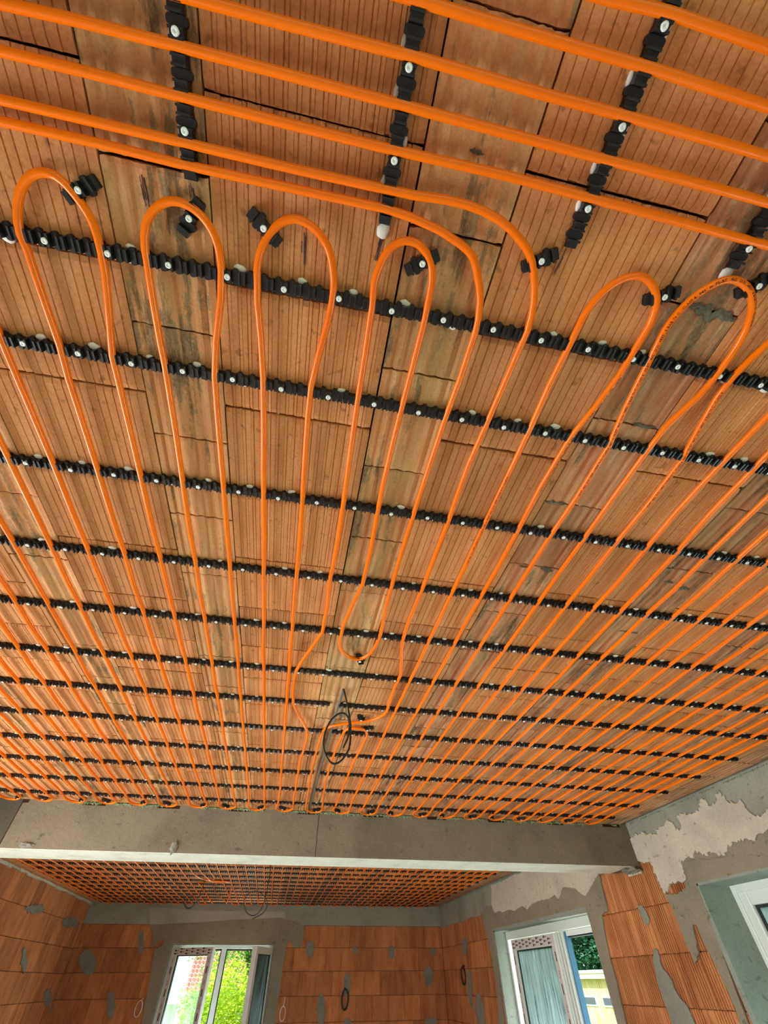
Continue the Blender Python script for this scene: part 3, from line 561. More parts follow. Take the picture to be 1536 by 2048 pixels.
patch('lime_coat', clampz(WR_light_far), toR, .0065, M_LITP, wall_right, .004, 5, 8)
patch('plaster_patch', [(7.6, .862), (9.57, .862), (9.57, .60), (8.5, .60), (8.1, .612), (7.55, .606)], toR, .007, M_RING, wall_right, .006, 5, 9)
patch('plaster_patch', WB_surround, toB, .010, M_DARKP, wall_back, .008, 5, 10)
patch('lime_coat', WB_light, toB, .0075, M_RING2, wall_back, .004, 4, 11)
patch('plaster_patch', WB_scallop, toB, .0125, M_DARKP, wall_back, .003, 3, 12)
for nm in (WB_blob_a, WB_blob_b, WB_blob_c, WB_blob_d, WB_blob_e, WB_blob_f, WB_blob_g, WB_blob_h, WB_blob_i, WB_blob_j, WB_blob_k, WB_blob_l, WB_blob_m): patch('mortar_patch', nm, toB, .006, M_MORT, wall_back, .015, 4, 13)
for nm in (WL_blob_a, WL_blob_b, WL_blob_c, WL_blob_d, WL_blob_e): patch('mortar_patch', nm, toL, .006, M_MORT, wall_left, .02, 4, 14)
mb = MB(); rl = random.Random(9)
yy = YB1
while yy < YF:
    w = rl.uniform(.06, .2); mb.box(XL, XL+.012+rl.uniform(0, .012), yy, yy+w, H-.012-rl.uniform(0, .018), H+.01); yy += w
tag(mb.build('mortar_edge', M_LITP, wall_left), kind='stuff')
fringe('foam_edge', (XR-.01, YB1, H-.004), (XR-.01, YF, H-.004), (-1, 0, 0), wall_right, 1100, .022, 5)
fringe('foam_edge', (XR-.01, YB0-1.6, H-.004), (XR-.01, YB0, H-.004), (-1, 0, 0), wall_right, 160, .012, 6)
# reveals
def reveal(parent, kind, plane, depth, op, th=.012):
    a0, a1, z0, z1 = op; mb = MB()
    if kind == 'R':
        mb.box(plane-.012, plane+depth, a0-.03, a0+th, z0, z1); mb.box(plane-.012, plane+depth, a1-th, a1+.03, z0, z1); mb.box(plane-.012, plane+depth, a0-.03, a1+.03, z1-th, z1+.02)
    else:
        mb.box(a0-.03, a0+th, plane-.010, plane+depth, z0, z1); mb.box(a1-th, a1+.03, plane-.010, plane+depth, z0, z1); mb.box(a0-.03, a1+.03, plane-.010, plane+depth, z1-th, z1+.02)
    return mb.build('reveal', M_REVEAL, parent)
reveal(wall_right, 'R', XR, .30, W2); reveal(wall_right, 'R', XR, .34, W3); reveal(wall_back, 'B', YF, .30, WL)

# ================================================================ windows
def ring(mb, u0, u1, v0, v1, w, d0, d1, top=None):
    """frame ring in local x (u) / z (v), depth y"""
    t = top or w
    mb.box(u0, u0+w, d0, d1, v0, v1); mb.box(u1-w, u1, d0, d1, v0, v1); mb.box(u0+w, u1-w, d0, d1, v1-t, v1); mb.box(u0+w, u1-w, d0, d1, v0, v0+w)
def bev(o, w=.004):
    m = o.modifiers.new('bevel', 'BEVEL'); m.width = w; m.segments = 2; m.limit_method = 'ANGLE'; return o
def tapeprint(parent, u0, u1, v0, v1, y, vertical, seed, m=M_INK):
    rnd = random.Random(seed); mb = MB(); s = 1 if not vertical else 1
    if not vertical:
        u = u0+.02; r = 0
        while u < u1-.05:
            for q in range(2):
                v = v0 + (v1-v0)*(.30+.42*q) + (.012 if r % 2 else -.006)
                mb.box(u, u+.034, y-.0012, y, v-.008, v+.008)
                for k in range(3): mb.box(u+.042+k*.011, u+.049+k*.011, y-.0012, y, v-.004+.003*((k+r) % 2), v+.004)
            u += .095; r += 1
    else:
        v = v0+.03; r = 0
        while v < v1-.05:
            c = (u0+u1)/2; 
            if r % 2 == 0: mb.box(c-.008, c+.008, y-.0012, y, v, v+.07)
            else:
                for k in range(4): mb.box(c-.006+.004*(k % 2), c+.006, y-.0012, y, v+k*.013, v+.008+k*.013)
            v += .11; r += 1
    if mb.v: return mb.build('tape_print', m, parent)
def sash(name, w, h, parent, side_tape=True, prof=.075, glass=True, edge=None):
    """sash with hinge edge at local x=0, spans +x, top at z=h; depth -.035..+.035"""
    r = empty(name); r.parent = parent
    mb = MB(); ring(mb, 0, w, 0, h, prof, -.035, .035); f = bev(mb.build('sash_frame', M_PVC, r))
    g = MB(); ring(g, prof-.004, w-prof+.004, prof-.004, h-prof+.004, .014, -.018, .02); g.build('glazing_bead', M_GASK, r)
    MB().box(prof, w-prof, -.004, .004, prof, h-prof).build('pane', M_CLEAR, r)
    t = MB(); t.box(.004, w-.004, -.0365, -.035, h-prof+.006, h-.006); t.box(.006, prof-.008, -.0365, -.035, .02, h-prof); t.box(w-prof+.008, w-.006, -.0365, -.035, .02, h-prof); t.build('protective_tape', M_TAPE, r)
    tapeprint(r, .01, w-.01, h-prof, h, -.0366, False, 3); tapeprint(r, 0, prof, .05, h-prof, -.0366, True, 4); tapeprint(r, w-prof, w, .05, h-prof, -.0366, True, 5)
    return r
# far window: window_1 (things hang on the structure as parts)
w1 = empty('window_1', (0, YF+.10, WL[2])); tag(w1, kind='structure'); hh = WL[3]-WL[2]
mb = MB(); ring(mb, WL[0], WL[1], 0, hh, .05, -.045, .045); mb.box(-.725, -.655, -.03, .045, .05, hh-.05); bev(mb.build('window_frame', M_PVC, w1))
mb = MB(); mb.box(-.65, .04, -.01, .03, hh-.068, hh-.05); mb.box(-1.42, -.73, -.01, .03, hh-.068, hh-.05); mb.box(-.655, -.640, -.01, .03, .05, hh-.05); mb.box(-.74, -.725, -.01, .03, .05, hh-.05); mb.build('gasket', M_GASK, w1)
s1 = sash('left_sash', .68, hh-.09, w1); s1.location = (-1.415, -.05, .045); s1.rotation_euler = (0, 0, math.radians(-27)); s1.name = 'window_sash'
s2 = sash('window_sash', .66, hh-.09, w1)
s2.location = (.035, -.05, .045); s2.rotation_euler = (0, 0, math.radians(180+68)); 
# right wall window_2: lift-slide door, left leaf shut, right part open
w2 = empty('window_2', (XR+.13, 0, 0)); w2.rotation_euler = (0, 0, -PI/2); tag(w2, kind='structure')
# local x = -world y ; local y -> world +x
u0, u1 = -W2[1], -W2[0]; ht = W2[3]
mb = MB(); ring(mb, u0, u1, 0, ht, .05, 0, .14, .085); bev(mb.build('window_frame', M_PVC, w2), .005)
MB().box(u0, u1, -.004, .012, ht-.014, ht+.002).build('foam_edge', M_MOSS, w2)
ls = empty('sliding_leaf', (u0+.27, -.02, .04)); ls.parent = w2
lw, lh = 1.14, ht-.085-.05
mb = MB(); ring(mb, 0, lw, 0, lh, .09, -.03, .04); bev(mb.build('sash_frame', M_PVC, ls))
mb = MB(); ring(mb, .086, lw-.086, .086, lh-.086, .016, -.012, .02); mb.build('glazing_bead', M_GASK, ls)
MB().box(.09, lw-.09, 0, .006, .09, lh-.09).build('pane', M_GLASS, ls)
mb = MB(); mb.box(.006, lw-.006, -.0316, -.03, lh-.084, lh-.01); mb.box(.008, .07, -.0316, -.03, .02, lh-.09); mb.box(lw-.07, lw-.012, -.0316, -.03, .02, lh-.09); mb.build('protective_tape', M_TAPE, ls)
tapeprint(ls, .02, lw-.02, lh-.084, lh-.01, -.0318, False, 1); tapeprint(ls, .01, .07, .05, lh-.1, -.0318, True, 2); tapeprint(ls, lw-.07, lw-.01, .05, lh-.1, -.0318, True, 6)
mb = MB()
for i, x in enumerate((.045, .073, .101)): mb.box(u0+.27+lw+x-.040, u0+.27+lw+x-.025, -.03+.016*i, .06+.016*i, .04, ht-.09)
bev(mb.build('frame_rib', M_PVC, w2), .003)
mb = MB()
for i, x in enumerate((.033, .060, .088)): mb.box(u0+.27+lw+x-.042, u0+.27+lw+x-.026, -.008+.016*i, .05+.016*i, .04, ht-.09)
mb.build('gasket', M_GASK, w2)
MB().box(u0+.27+lw+.078, u0+.27+lw+.098, .03, .085, .04, ht-.09).build('blue_film_strip', M_BLUE, w2)
mb = MB(); mb.box(u0+.27+lw+.10, u1-.05, .04, .12, ht-.125, ht-.085); bev(mb.build('head_rail', M_PVC, w2)); 
MB().box(u0+.27+lw+.12, u1-.05, .05, .11, ht-.137, ht-.125).build('gasket', M_GASK, w2)
# right wall window_3: terrace door near the camera
w3 = empty('window_3', (XR+.225, 0, 0)); w3.rotation_euler = (0, 0, -PI/2); tag(w3, kind='structure')
u0, u1 = -W3[1], -W3[0]; ht = W3[3]
mb = MB(); ring(mb, u0, u1, 0, ht, .045, 0, .11, .05); mb.box((u0+u1)/2-.05, (u0+u1)/2+.05, 0, .11, .045, ht-.045); bev(mb.build('window_frame', M_PVC, w3), .006)
mb = MB(); ring(mb, u0+.035, (u0+u1)/2-.045, .04, ht-.04, .075, .012, .095); ring(mb, (u0+u1)/2+.045, u1-.035, .04, ht-.04, .075, .012, .095); bev(mb.build('sash_frame', M_PVC, w3), .008)
mb = MB(); ring(mb, u0+.104, (u0+u1)/2-.114, .109, ht-.109, .02, .035, .07); ring(mb, (u0+u1)/2+.114, u1-.104, .109, ht-.109, .02, .035, .07); mb.build('glazing_bead', M_GASK, w3)
for a, b in ((u0+.11, (u0+u1)/2-.12), ((u0+u1)/2+.12, u1-.11)): MB().box(a, b, .05, .056, .11, ht-.115).build('pane', M_GLASS, w3)

# ================================================================ heating rails
PD = .014; PR = .0069; ML = .1012; XK0 = .1273; SP = ML/4
ZP = H - PD
def rail_mb(n, x0=0.0, cutl=False):
    mb = MB(); x0 = 0.0
    mb.box(x0-SP*.78, x0+(n-1)*SP+SP*.78, -.0080, .0080, -.0035, 0)
    oc = [(.0056, .0100), (.0046, .0128), (.0022, .0143), (-.0022, .0143), (-.0046, .0128), (-.0056, .0100), (-.0056, -.0100), (-.0046, -.0128), (-.0022, -.0143), (.0022, -.0143), (.0046, -.0128), (.0056, -.0100)]
    for i in range(n): mb.prism([(x0+i*SP+a, b) for a, b in oc], -.008, -.0001)
    for i in range(n+1):
        c = x0+(i-.5)*SP
        if i in (0, n):
            s = 1 if i == 0 else -1; mb.box(c+s*.0045-.0018, c+s*.0045+.0018, -.0102, .0102, -.018, -.001); mb.box(c-.0062, c+.0062, -.0095, .0095, -.011, -.001)
        else:
            mb.box(c-.0063, c-.0030, -.0102, .0102, -.018, -.001); mb.box(c+.0030, c+.0063, -.0102, .0102, -.018, -.001); mb.box(c-.0030, c+.0030, -.0092, .0092, -.0145, -.001)
    return mb
def rail_rot180(me): return me
def screw_me():
    mb = MB(); n = 14
    prof = [(.0001, -.0046), (.0018, -.0047), (.0024, -.0056), (.0046, -.0054), (.0054, -.0040), (.0054, -.002), (.003, 0)]
    for r, z in prof:
        for k in range(n): mb.v.append((r*math.cos(2*PI*k/n), r*math.sin(2*PI*k/n), z))
    for i in range(len(prof)-1):
        for k in range(n): k2 = (k+1) % n; mb.f.append((i*n+k, i*n+k2, (i+1)*n+k2, (i+1)*n+k))
    return mb.mesh('screw', M_SCREW, True)
SCREW = screw_me()
def dab_me(seed):
    rnd = random.Random(seed); n = 12; mb = MB()
    for s, z in ((1, 0), (.95, -.0022), (.55, -.0042)):
        for k in range(n):
            a = 2*PI*k/n; q = 1+.22*noise.noise(Vector((math.cos(a)*1.5+seed, math.sin(a)*1.5, 0)))
            mb.v.append((.0095*s*q*math.cos(a), .0062*s*q*math.sin(a), z))
    for i in range(2):
        for k in range(n): k2 = (k+1) % n; mb.f.append((i*n+k, i*n+k2, (i+1)*n+k2, (i+1)*n+k))
    mb.f.append(tuple(range(2*n, 3*n))); mb.f.append(tuple(range(n))[::-1])
    return mb.mesh('sealant_dab', M_DAB, True)
DABS = [dab_me(s) for s in range(4)]
_rc = {}
def rail(k0, k1, y, label, cat='rail', group='clip rails of the near room', singles=False, z=H, screws=True, jy=0.0, rough=False):
    """rail from seat k0 to seat k1 (quarter modules counted from pipe 0), along x at y"""
    n = k1-k0+1; key = n
    if key not in _rc: _rc[key] = rail_mb(n).mesh('clip_rail', M_RAIL)
    x0 = XK0 + k0*SP
    o = inst('clip_rail', _rc[key], (x0, y, z)); tag(o, label, cat, group)
    rnd = random.Random(int(y*1000)+k0); sb, db = MB(), MB()
    for q in range(k0, k1):
        if q % 4 == 1:
            lx = (q-k0+.5)*SP
            if singles: inst('screw', SCREW, (lx, rnd.uniform(-.002, .002), -.0140), o)
            else:
                for r_, z0_, z1_ in ((.0052, -.0185, -.013),): sb.prism([(lx+r_*math.cos(t*PI/4), .002+r_*math.sin(t*PI/4)) for t in range(8)], z0_, z1_)
        if q % 4 == 2 and rnd.random() < .85:
            lx = (q-k0+.62+rnd.uniform(-.35, .25))*SP; ly = -.0125+rnd.uniform(-.0015, .0015)
            if rnd.random() < .3: ly = .0115
            if singles:
                d = inst('sealant_dab', DABS[rnd.randrange(4)], (lx, ly, 0), o, (0, 0, rnd.uniform(-.3, .3)), (rnd.uniform(.85, 1.4),)*2+(1,))
                if rnd.random() < .35: inst('sealant_dab', DABS[rnd.randrange(4)], (lx-.004, .0112, 0), o, (0, 0, 0), (.6, .5, 1))
            else: db.prism([(lx+.008*math.cos(t*PI/4), ly+.005*math.sin(t*PI/4)) for t in range(8)], -.003, 0)
    if sb.v: tag(sb.build('screw', M_SCREW, o), kind='stuff')
    if db.v: tag(db.build('sealant_dab', M_DAB, o), kind='stuff')
    return o
ORD = ['first', 'second', 'third', 'fourth', 'fifth', 'sixth', 'seventh', 'eighth', 'ninth', 'tenth', 'eleventh', 'twelfth', 'thirteenth', 'fourteenth', 'fifteenth', 'sixteenth', 'seventeenth', 'eighteenth', 'nineteenth', 'twentieth', 'twenty-first', 'twenty-second', 'twenty-third', 'twenty-fourth']
RY = [.234, .4345, .748, 1.064, 1.371, 1.689, 1.985, 2.305, 2.632, 2.962, 3.311, 3.645]
RY = [y*.986-.0035 for y in RY]
K_L, K_R = -112, 95
for i, y in enumerate(RY):
    nm = ORD[11-i]
    if i < 6: rail(K_L, K_R, y, 'unbroken black clip rail across the ceiling, %s from the concrete beam' % nm, singles=True)
    else:
        rail(K_L, -1, y, 'black clip rail left of the central gap, %s from the concrete beam' % nm)
        rail(2, K_R, y, 'black clip rail right of the central gap, %s from the concrete beam' % nm)
# rails running towards the camera, carrying the crosswise pipes
def yrail(x, seats_start, n, flip, screw_at, label):
    """rail along y, last seat at seats_start, n seats going to -y"""
    key = ('y', n)
    if key not in _rc: _rc[key] = rail_mb(n).mesh('clip_rail', M_RAIL)
    o = inst('clip_rail', _rc[key], (x, seats_start, H), rot=(0, 0, -PI/2)); tag(o, label, 'rail', 'short clip rails under the crosswise pipes')
    rnd = random.Random(int(x*100)+5)
    for q in screw_at: inst('screw', SCREW, (seats_start-q, 0, -.0140), o)
    for q in range(1, n-2, 2):
        if rnd.random() < .9: inst('sealant_dab', DABS[q % 4], ((q+.5)*SP+rnd.uniform(-.004, .004), rnd.choice((-.011, .011)), 0), o, (0, 0, 0), (1.2, .8, 1))
    if True: inst('sealant_dab', DABS[1], (-SP*1.15, rnd.uniform(-.003, .003), 0), o, (0, 0, .4), (1.5, 1.7, 1)) if x in (.0245, .658) else None
    return o
yrail(-.2905, .0793, 36, 0, [.0395, -.0612, -.1624, -.2636], 'black clip rail under the crosswise pipes, farthest left of the four')
yrail(.0245, .0793, 36, 0, [.014, -.087, -.188, -.289], 'black clip rail under the crosswise pipes, second from left, ending at a white blob')
yrail(.3520, .0520, 36, 0, [.014, -.087, -.188, -.289], 'black clip rail under the crosswise pipes, second from right, ending on bare clay')
yrail(.658, .0270, 36, 0, [.014, -.087, -.188, -.289], 'black clip rail under the crosswise pipes, farthest right, ending at a white blob')

# ================================================================ pipes
def pipe(name, paths, label, group=None, r=PR, n=12):
    mb = MB(); cl = []
    for pts in paths:
        c = catmull([(p[0], p[1], p[2] if len(p) > 2 else ZP) for p in pts]); cl.append(c); mb.tube(c, r, n)
    o = mb.build(name, M_PIPE, None, True); tag(o, label, 'pipe', group); return o, cl
def X(k): return XK0 + ML*k
rpw = random.Random(17)
def leg(k, y0, y1):
    """straight run with small wobble between the rails"""
    d = 1 if y1 > y0 else -1; ys = [y0] + [y for y in (RY if d > 0 else RY[::-1]) if (y-y0)*d > .09 and (y1-y)*d > .09] + [y1]; out = []
    for i, y in enumerate(ys):
        out.append((X(k), y, ZP))
        if i+1 < len(ys):
            m = (y+ys[i+1])/2; out.append((X(k)+rpw.uniform(-.0025, .0025), m, ZP-rpw.uniform(0, .0035)))
    return out
YFAR = 3.735
def far_u(k, dirn=1):
    """far U turn from column k to k+dirn"""
    a, b = X(k), X(k+dirn); s = dirn; wob = rpw.uniform(-.006, .006)
    return [(a, RY[11]+.0, ZP), (a-s*.004, YFAR-.04, ZP-.001), (a+s*.018, YFAR+.008+wob, ZP-.002), (a+s*.052, YFAR+.030+wob, ZP-.003), (b-s*.010, YFAR+.018, ZP-.002), (b+s*.014, YFAR-.035, ZP-.001), (b+s*.012, YFAR-.085, ZP), (b+s*.001, RY[11]-.10, ZP)]
def near_u(k, dirn=1, yt=.062):
    a, b = X(k), X(k+dirn); s = dirn
    return [(a, .30, ZP), (a-s*.012, .20, ZP-.002), (a-s*.006, yt+.06, ZP-.002), (a+s*.020, yt+.014, ZP-.002), (a+s*.050, yt, ZP-.002), (b-s*.012, yt+.022, ZP-.002), (b+s*.012, yt+.075, ZP-.002), (b+s*.010, .22, ZP), (b, .34, ZP)]
A3 = lambda pts: [(p[0], p[1], ZP - (.0015 if 0 else 0)) for p in pts]
def ltrim(pts, k): return pts
# transition: measured near loops join the regular columns at y ~ .75
Uloops = {-7: A3(P_U1), -5: A3(P_U2), -3: A3(P_U3), -1: A3(P_U4), 3: A3(P_U5), 5: A3(P_U6)}
# --- left circuit
path = []
path += [(-2.80, .0793, ZP), (-2.0, .0793, ZP), (-1.2, .0793, ZP)] + A3(P_T5)[:-1] + A3(P_BU)[::-1][1:]          # crosswise run, down, centre turn
path = path[:-1] + Uloops[-1][::-1][:-1]                                                # up, U4, back down on column -1
path += A3(P_U4Ldown)[1:-1] + [(X(-1), RY[10], ZP)]
path += far_u(-1, -1)
k = -2
while k > -26:
    near = Uloops.get(k-1)
    path += leg(k, RY[10], RY[2]+.0)[1:]
    if near: path += near[::-1][1:-1]
    else: path += near_u(k, -1, .128)
    path += leg(k-1, RY[2] if near else RY[1], RY[11]-.02)[:-1]
    if k-1 <= -26: path.append((X(k-1), RY[11], ZP)); break
    path += far_u(k-1, -1); k -= 2
left_pipe, cl_left = pipe('heating_pipe', [path], 'orange pipe looping over the left half of the near ceiling, including the upside-down turn', 'meander pipes of the near ceiling')
# --- right circuit
path = [(-2.80, .0536, ZP), (-2.0, .0536, ZP), (-1.2, .0536, ZP)] + A3(P_T4)[:-1] + A3(P_T4down)[:-2] + [(.106, RY[10]-.2, ZP), (X(0)-.014, RY[10], ZP)]
fu = far_u(0, 1); fu[0] = (X(0)-.010, RY[11], ZP); path += fu + [(X(1)-.014, RY[10]-.02, ZP)]
path += A3(P_inner)[1:-1] + [(X(2), RY[10], ZP)] + far_u(2, 1)
k = 3
while k < 23:
    near = Uloops.get(k)
    path += leg(k, RY[10], RY[2])[1:]
    if near: path += near[1:-1]
    elif k == 7: path += A3(P_U7L)[1:] + [(.846, .105, ZP), (.880, .075, ZP), (.915, .085, ZP), (.943, .125, ZP), (.957, .20, ZP)] + A3(P_U7R)[::-1]
    elif k == 9: path += A3(P_U8L) + [(1.025, .2, ZP), (1.045, .09, ZP), (1.085, .062, ZP), (1.13, .09, ZP), (1.15, .16, ZP), (X(10)+.008, .25, ZP), (X(10), .36, ZP)]
    else: path += near_u(k, 1)
    path += leg(k+1, RY[2] if near or k == 7 else RY[1], RY[11]-.02)[:-1]
    if k+1 >= 22: path += far_u(k+1, 1) + leg(23, RY[10], -.9); break
    path += far_u(k+1, 1); k += 2
right_pipe, cl_right = pipe('heating_pipe', [path], 'orange pipe looping over the right half of the near ceiling, past the black cable', 'meander pipes of the near ceiling')
# --- pipes passing straight across near the camera
cross = [('P_T3', P_T3, .0022, 'straight orange pipe crossing above the long loops, just below the wide gap'), ('P_T2', P_T2, -.0485, 'straight orange crosswise pipe, second above the pipes that bend into loops'),
         ('P_T1', P_T1, -.0985, 'straight orange crosswise pipe, third above the pipes that bend into loops'), ('P_T0', P_T0, -.1490, 'straight orange crosswise pipe near the top right corner, second from the corner'),
         ('P_Tm1', P_T_m1, -.1995, 'straight orange crosswise pipe nearest the top right corner')]
for i, (nm, pts, yv, lab) in enumerate(cross):
    pp = [(-2.8, yv, ZP), (-1.6, yv, ZP)] + [(x, yv+.7*(y-yv), ZP) for x, y in pts] + [(1.2, yv, ZP), (2.0, yv+.003, ZP), (2.7, yv, ZP)]
    pipe('heating_pipe', [pp], lab, 'straight crosswise pipes')
# print on some runs of pipe
def find_run(cl, x, y, back):
    """arc lengths along a centreline"""
    acc = [0.0]
    for a, b in zip(cl, cl[1:]): acc.append(acc[-1] + (b-a).length)
    i = min(range(len(cl)), key=lambda j: (cl[j].x-x)**2 + (cl[j].y-y)**2)
    return acc, i
def print_on(pipe_o, cl, x, y, length, txt, side, size=.0074, fwd=True):
    cu = bpy.data.curves.new('t', 'FONT'); cu.body = txt; cu.size = size; cu.resolution_u = 1; cu.offset = .00012; cu.align_y = 'CENTER'
    to = bpy.data.objects.new('t', cu); COL.objects.link(to); bpy.context.view_layer.update()
    dg = bpy.context.evaluated_depsgraph_get(); me = bpy.data.meshes.new_from_object(to.evaluated_get(dg)); bpy.data.objects.remove(to); bpy.data.curves.remove(cu)
    bm = bmesh.new(); bm.from_mesh(me); bmesh.ops.triangulate(bm, faces=bm.faces); 
    acc, i0 = find_run(cl, x, y, 0); s0 = acc[i0]
    import bisect
    for v in bm.verts:
        s = s0 + (v.co.x if fwd else -v.co.x); s = min(max(s, acc[0]), acc[-1]-1e-5)
        i = max(0, min(bisect.bisect_right(acc, s)-1, len(cl)-2)); t = (s-acc[i])/max(acc[i+1]-acc[i], 1e-9)
        def tang(j): j = max(0, min(j, len(cl)-1)); return (cl[min(j+1, len(cl)-1)]-cl[max(j-1, 0)]).normalized()
        p = cl[i].lerp(cl[i+1], t); T = tang(i).lerp(tang(i+1), t).normalized()
        if not fwd: T = -T
        side_v = T.cross(Vector((0, 0, -1))).normalized(); dn = Vector((0, 0, -1))
        a = v.co.y/PR + side; v.co = p + (dn*math.cos(a) - side_v*math.sin(a)*1.0)*(PR+.0002)
    bm.to_mesh(me); bm.free(); me.materials.clear(); me.materials.append(M_PRINT)
    o = link(bpy.data.objects.new('printed_text', me), pipe_o); return o
TX = 'PE-RT 14x2 | DIN 16833 | 6 BAR 70 C . CLASS 4 . 0431 m  PE-RT 14x2 | DIN 16833 | 6 BAR 70 C . CLASS 4'
c = cl_right[0]
print_on(right_pipe, c, .432, .95, .5, TX, .25, fwd=True)
print_on(right_pipe, c, .565, .30, .5, TX, .25, fwd=True)
print_on(right_pipe, c, .637, .62, .9, TX+'   '+TX, .25, fwd=True)
print_on(right_pipe, c, .838, .60, .5, TX, .25, fwd=True)

# ================================================================ single pipe clips
CLIP_ME = rail_mb(2).mesh('pipe_clip', M_RAIL)
def clip(sx, sy, ax, ay, bx, by, label, group=None, dep=1.0):
    """screw at (sx, sy); the piece points from a to b"""
    ang = math.atan2(by-ay, bx-ax)
    cx, cy = (ax+bx)/2, (ay+by)/2
    # slide along its axis so that the screw sits between the seats
    o = inst('pipe_clip', CLIP_ME, (sx-math.cos(ang)*SP/2, sy-math.sin(ang)*SP/2, H), rot=(0, 0, ang)); tag(o, label, 'clip', group)
    inst('screw', SCREW, (SP/2, 0, -.0140), o); return o
lab = ['black pipe clip holding the outermost left pipe loop', 'black pipe clip on the right side of the second loop from the left', 'black pipe clip on the left side of the third loop from the left', 'black pipe clip inside the fourth, lowest narrow loop',
       'black pipe clip holding the outer of the two pipes that bend into the loops', 'black pipe clip on the right of the first loop right of centre', 'black pipe clip near the right edge, inside the printed pipe loop', 'black pipe clip under the upside-down turn at ceiling centre',
       'small black pipe clip on the pipe branch right of the cable loop', 'small black pipe clip on the short inner loop right of the cable loop']
for i, l in enumerate(lab):
    s, a, b_ = P_clips[i]; clip(s[0], s[1], a[0], a[1], b_[0], b_[1], l)
fk = [-26+2*i for i in range(25)]
names = 0
for k in range(-25, 23, 2):
    kk = k if k < 0 else k-1
    pass
cols = [k for k in range(-26, 23, 2)]      # left column of each far U: (-26,-25) ... (-2,-1), (0,1), (2,3) ... (22,23)
for i, k in enumerate(cols[::-1]):
    if i < 24:
        side = 1 if i % 2 else -1
        x = X(k)+.052 + side*.024
        clip(x, YFAR-.004+rpw.uniform(-.004, .004), x-.02*side, YFAR+.018, x+.016*side, YFAR-.026, 'small black clip on the %s pipe turn along the beam, from the right' % ORD[min(i, 23)], 'clips on the far end turns')

# ================================================================ second room ceiling: rails and pipes
R2Y = [4.30+.3165*i for i in range(17)]
for i, y in enumerate(R2Y):
    n = 206; key = ('r2', n)
    if key not in _rc:
        mb = MB(); L = n*SP; mb.box(-SP, L, -.0088, .0088, -.0035, 0)
        for q in range(n):
            mb.box((q+.5)*SP-.0062, (q+.5)*SP+.0062, -.0102, .0102, -.018, -.001); mb.box(q*SP-.007, q*SP+.007, -.0135, .0135, -.008, -.0001)
        _rc[key] = mb.mesh('clip_rail', M_RAIL)
    o = inst('clip_rail', _rc[key], (XK0-110*SP, y, H)); tag(o, 'black clip rail on the far room ceiling, %s behind the concrete beam' % ORD[i], 'rail', 'clip rails of the far room')
def r2leg(k, y0, y1): 
    n = 5; return [(X(k)+(rpw.uniform(-.004, .004) if 0 < i < n else 0), y0+(y1-y0)*i/n, ZP-(rpw.uniform(0, .006) if 0 < i < n else 0)) for i in range(n+1)]
def r2circuit(k0, k1, label):
    path = []; d = 1
    for k in range(k0, k1+1):
        a, b = X(k), X(k+1)
        if (k-k0) % 2 == 0:
            path += r2leg(k, 4.36, 9.36)
            if k < k1: path += [(a-.006, 9.43, ZP), (a+.02, 9.475, ZP), (b-.02, 9.475, ZP), (b+.006, 9.43, ZP)]
        else:
            path += r2leg(k, 9.36, 4.36)
            if k < k1: path += [(a-.006, 4.27, ZP), (a+.02, 4.215, ZP), (b-.02, 4.215, ZP), (b+.006, 4.27, ZP)]
    o, _ = pipe('heating_pipe', [path], label, 'meander pipes of the far ceiling', n=8); return o
r2circuit(-27, -12, 'orange heating pipe meandering over the left part of the far ceiling')
r2circuit(-8, 23, 'orange heating pipe meandering over the right part of the far ceiling')
# junction where the far circuits meet (bundle of short cross runs)
jy = 7.05
pp = [[(X(-11), 4.22, ZP), (X(-11), 6.3, ZP), (X(-11)+.02, 6.75, ZP), (X(-11)+.10, jy-.06, ZP-.004), (-.80, jy, ZP-.008), (-.66, jy+.02, ZP-.008), (-.60, jy+.10, ZP-.004), (-.60, jy+.4, ZP), (X(-8)-.09, 9.4, ZP)],
      [(X(-10), 4.22, ZP), (X(-10), 6.45, ZP), (X(-10)+.03, 6.85, ZP), (-.78, jy+.05, ZP-.01), (-.68, jy+.09, ZP-.01), (X(-9)+.02, jy+.22, ZP), (X(-9)+.02, 9.4, ZP)],
      [(X(-9), 4.22, ZP), (X(-9), 6.5, ZP), (-.78, 6.95, ZP-.006), (-.9, jy+.09, ZP-.012), (-.98, jy+.16, ZP-.004), (X(-11), jy+.5, ZP), (X(-11), 9.4, ZP)]]
tx = ['orange pipe end on the far ceiling bending into the bundle, left one', 'orange pipe end on the far ceiling bending into the bundle, middle one', 'orange pipe end on the far ceiling bending into the bundle, right one']
for p_, t_ in zip(pp, tx): pipe('heating_pipe', [p_], t_, 'pipe ends meeting on the far ceiling', n=8)

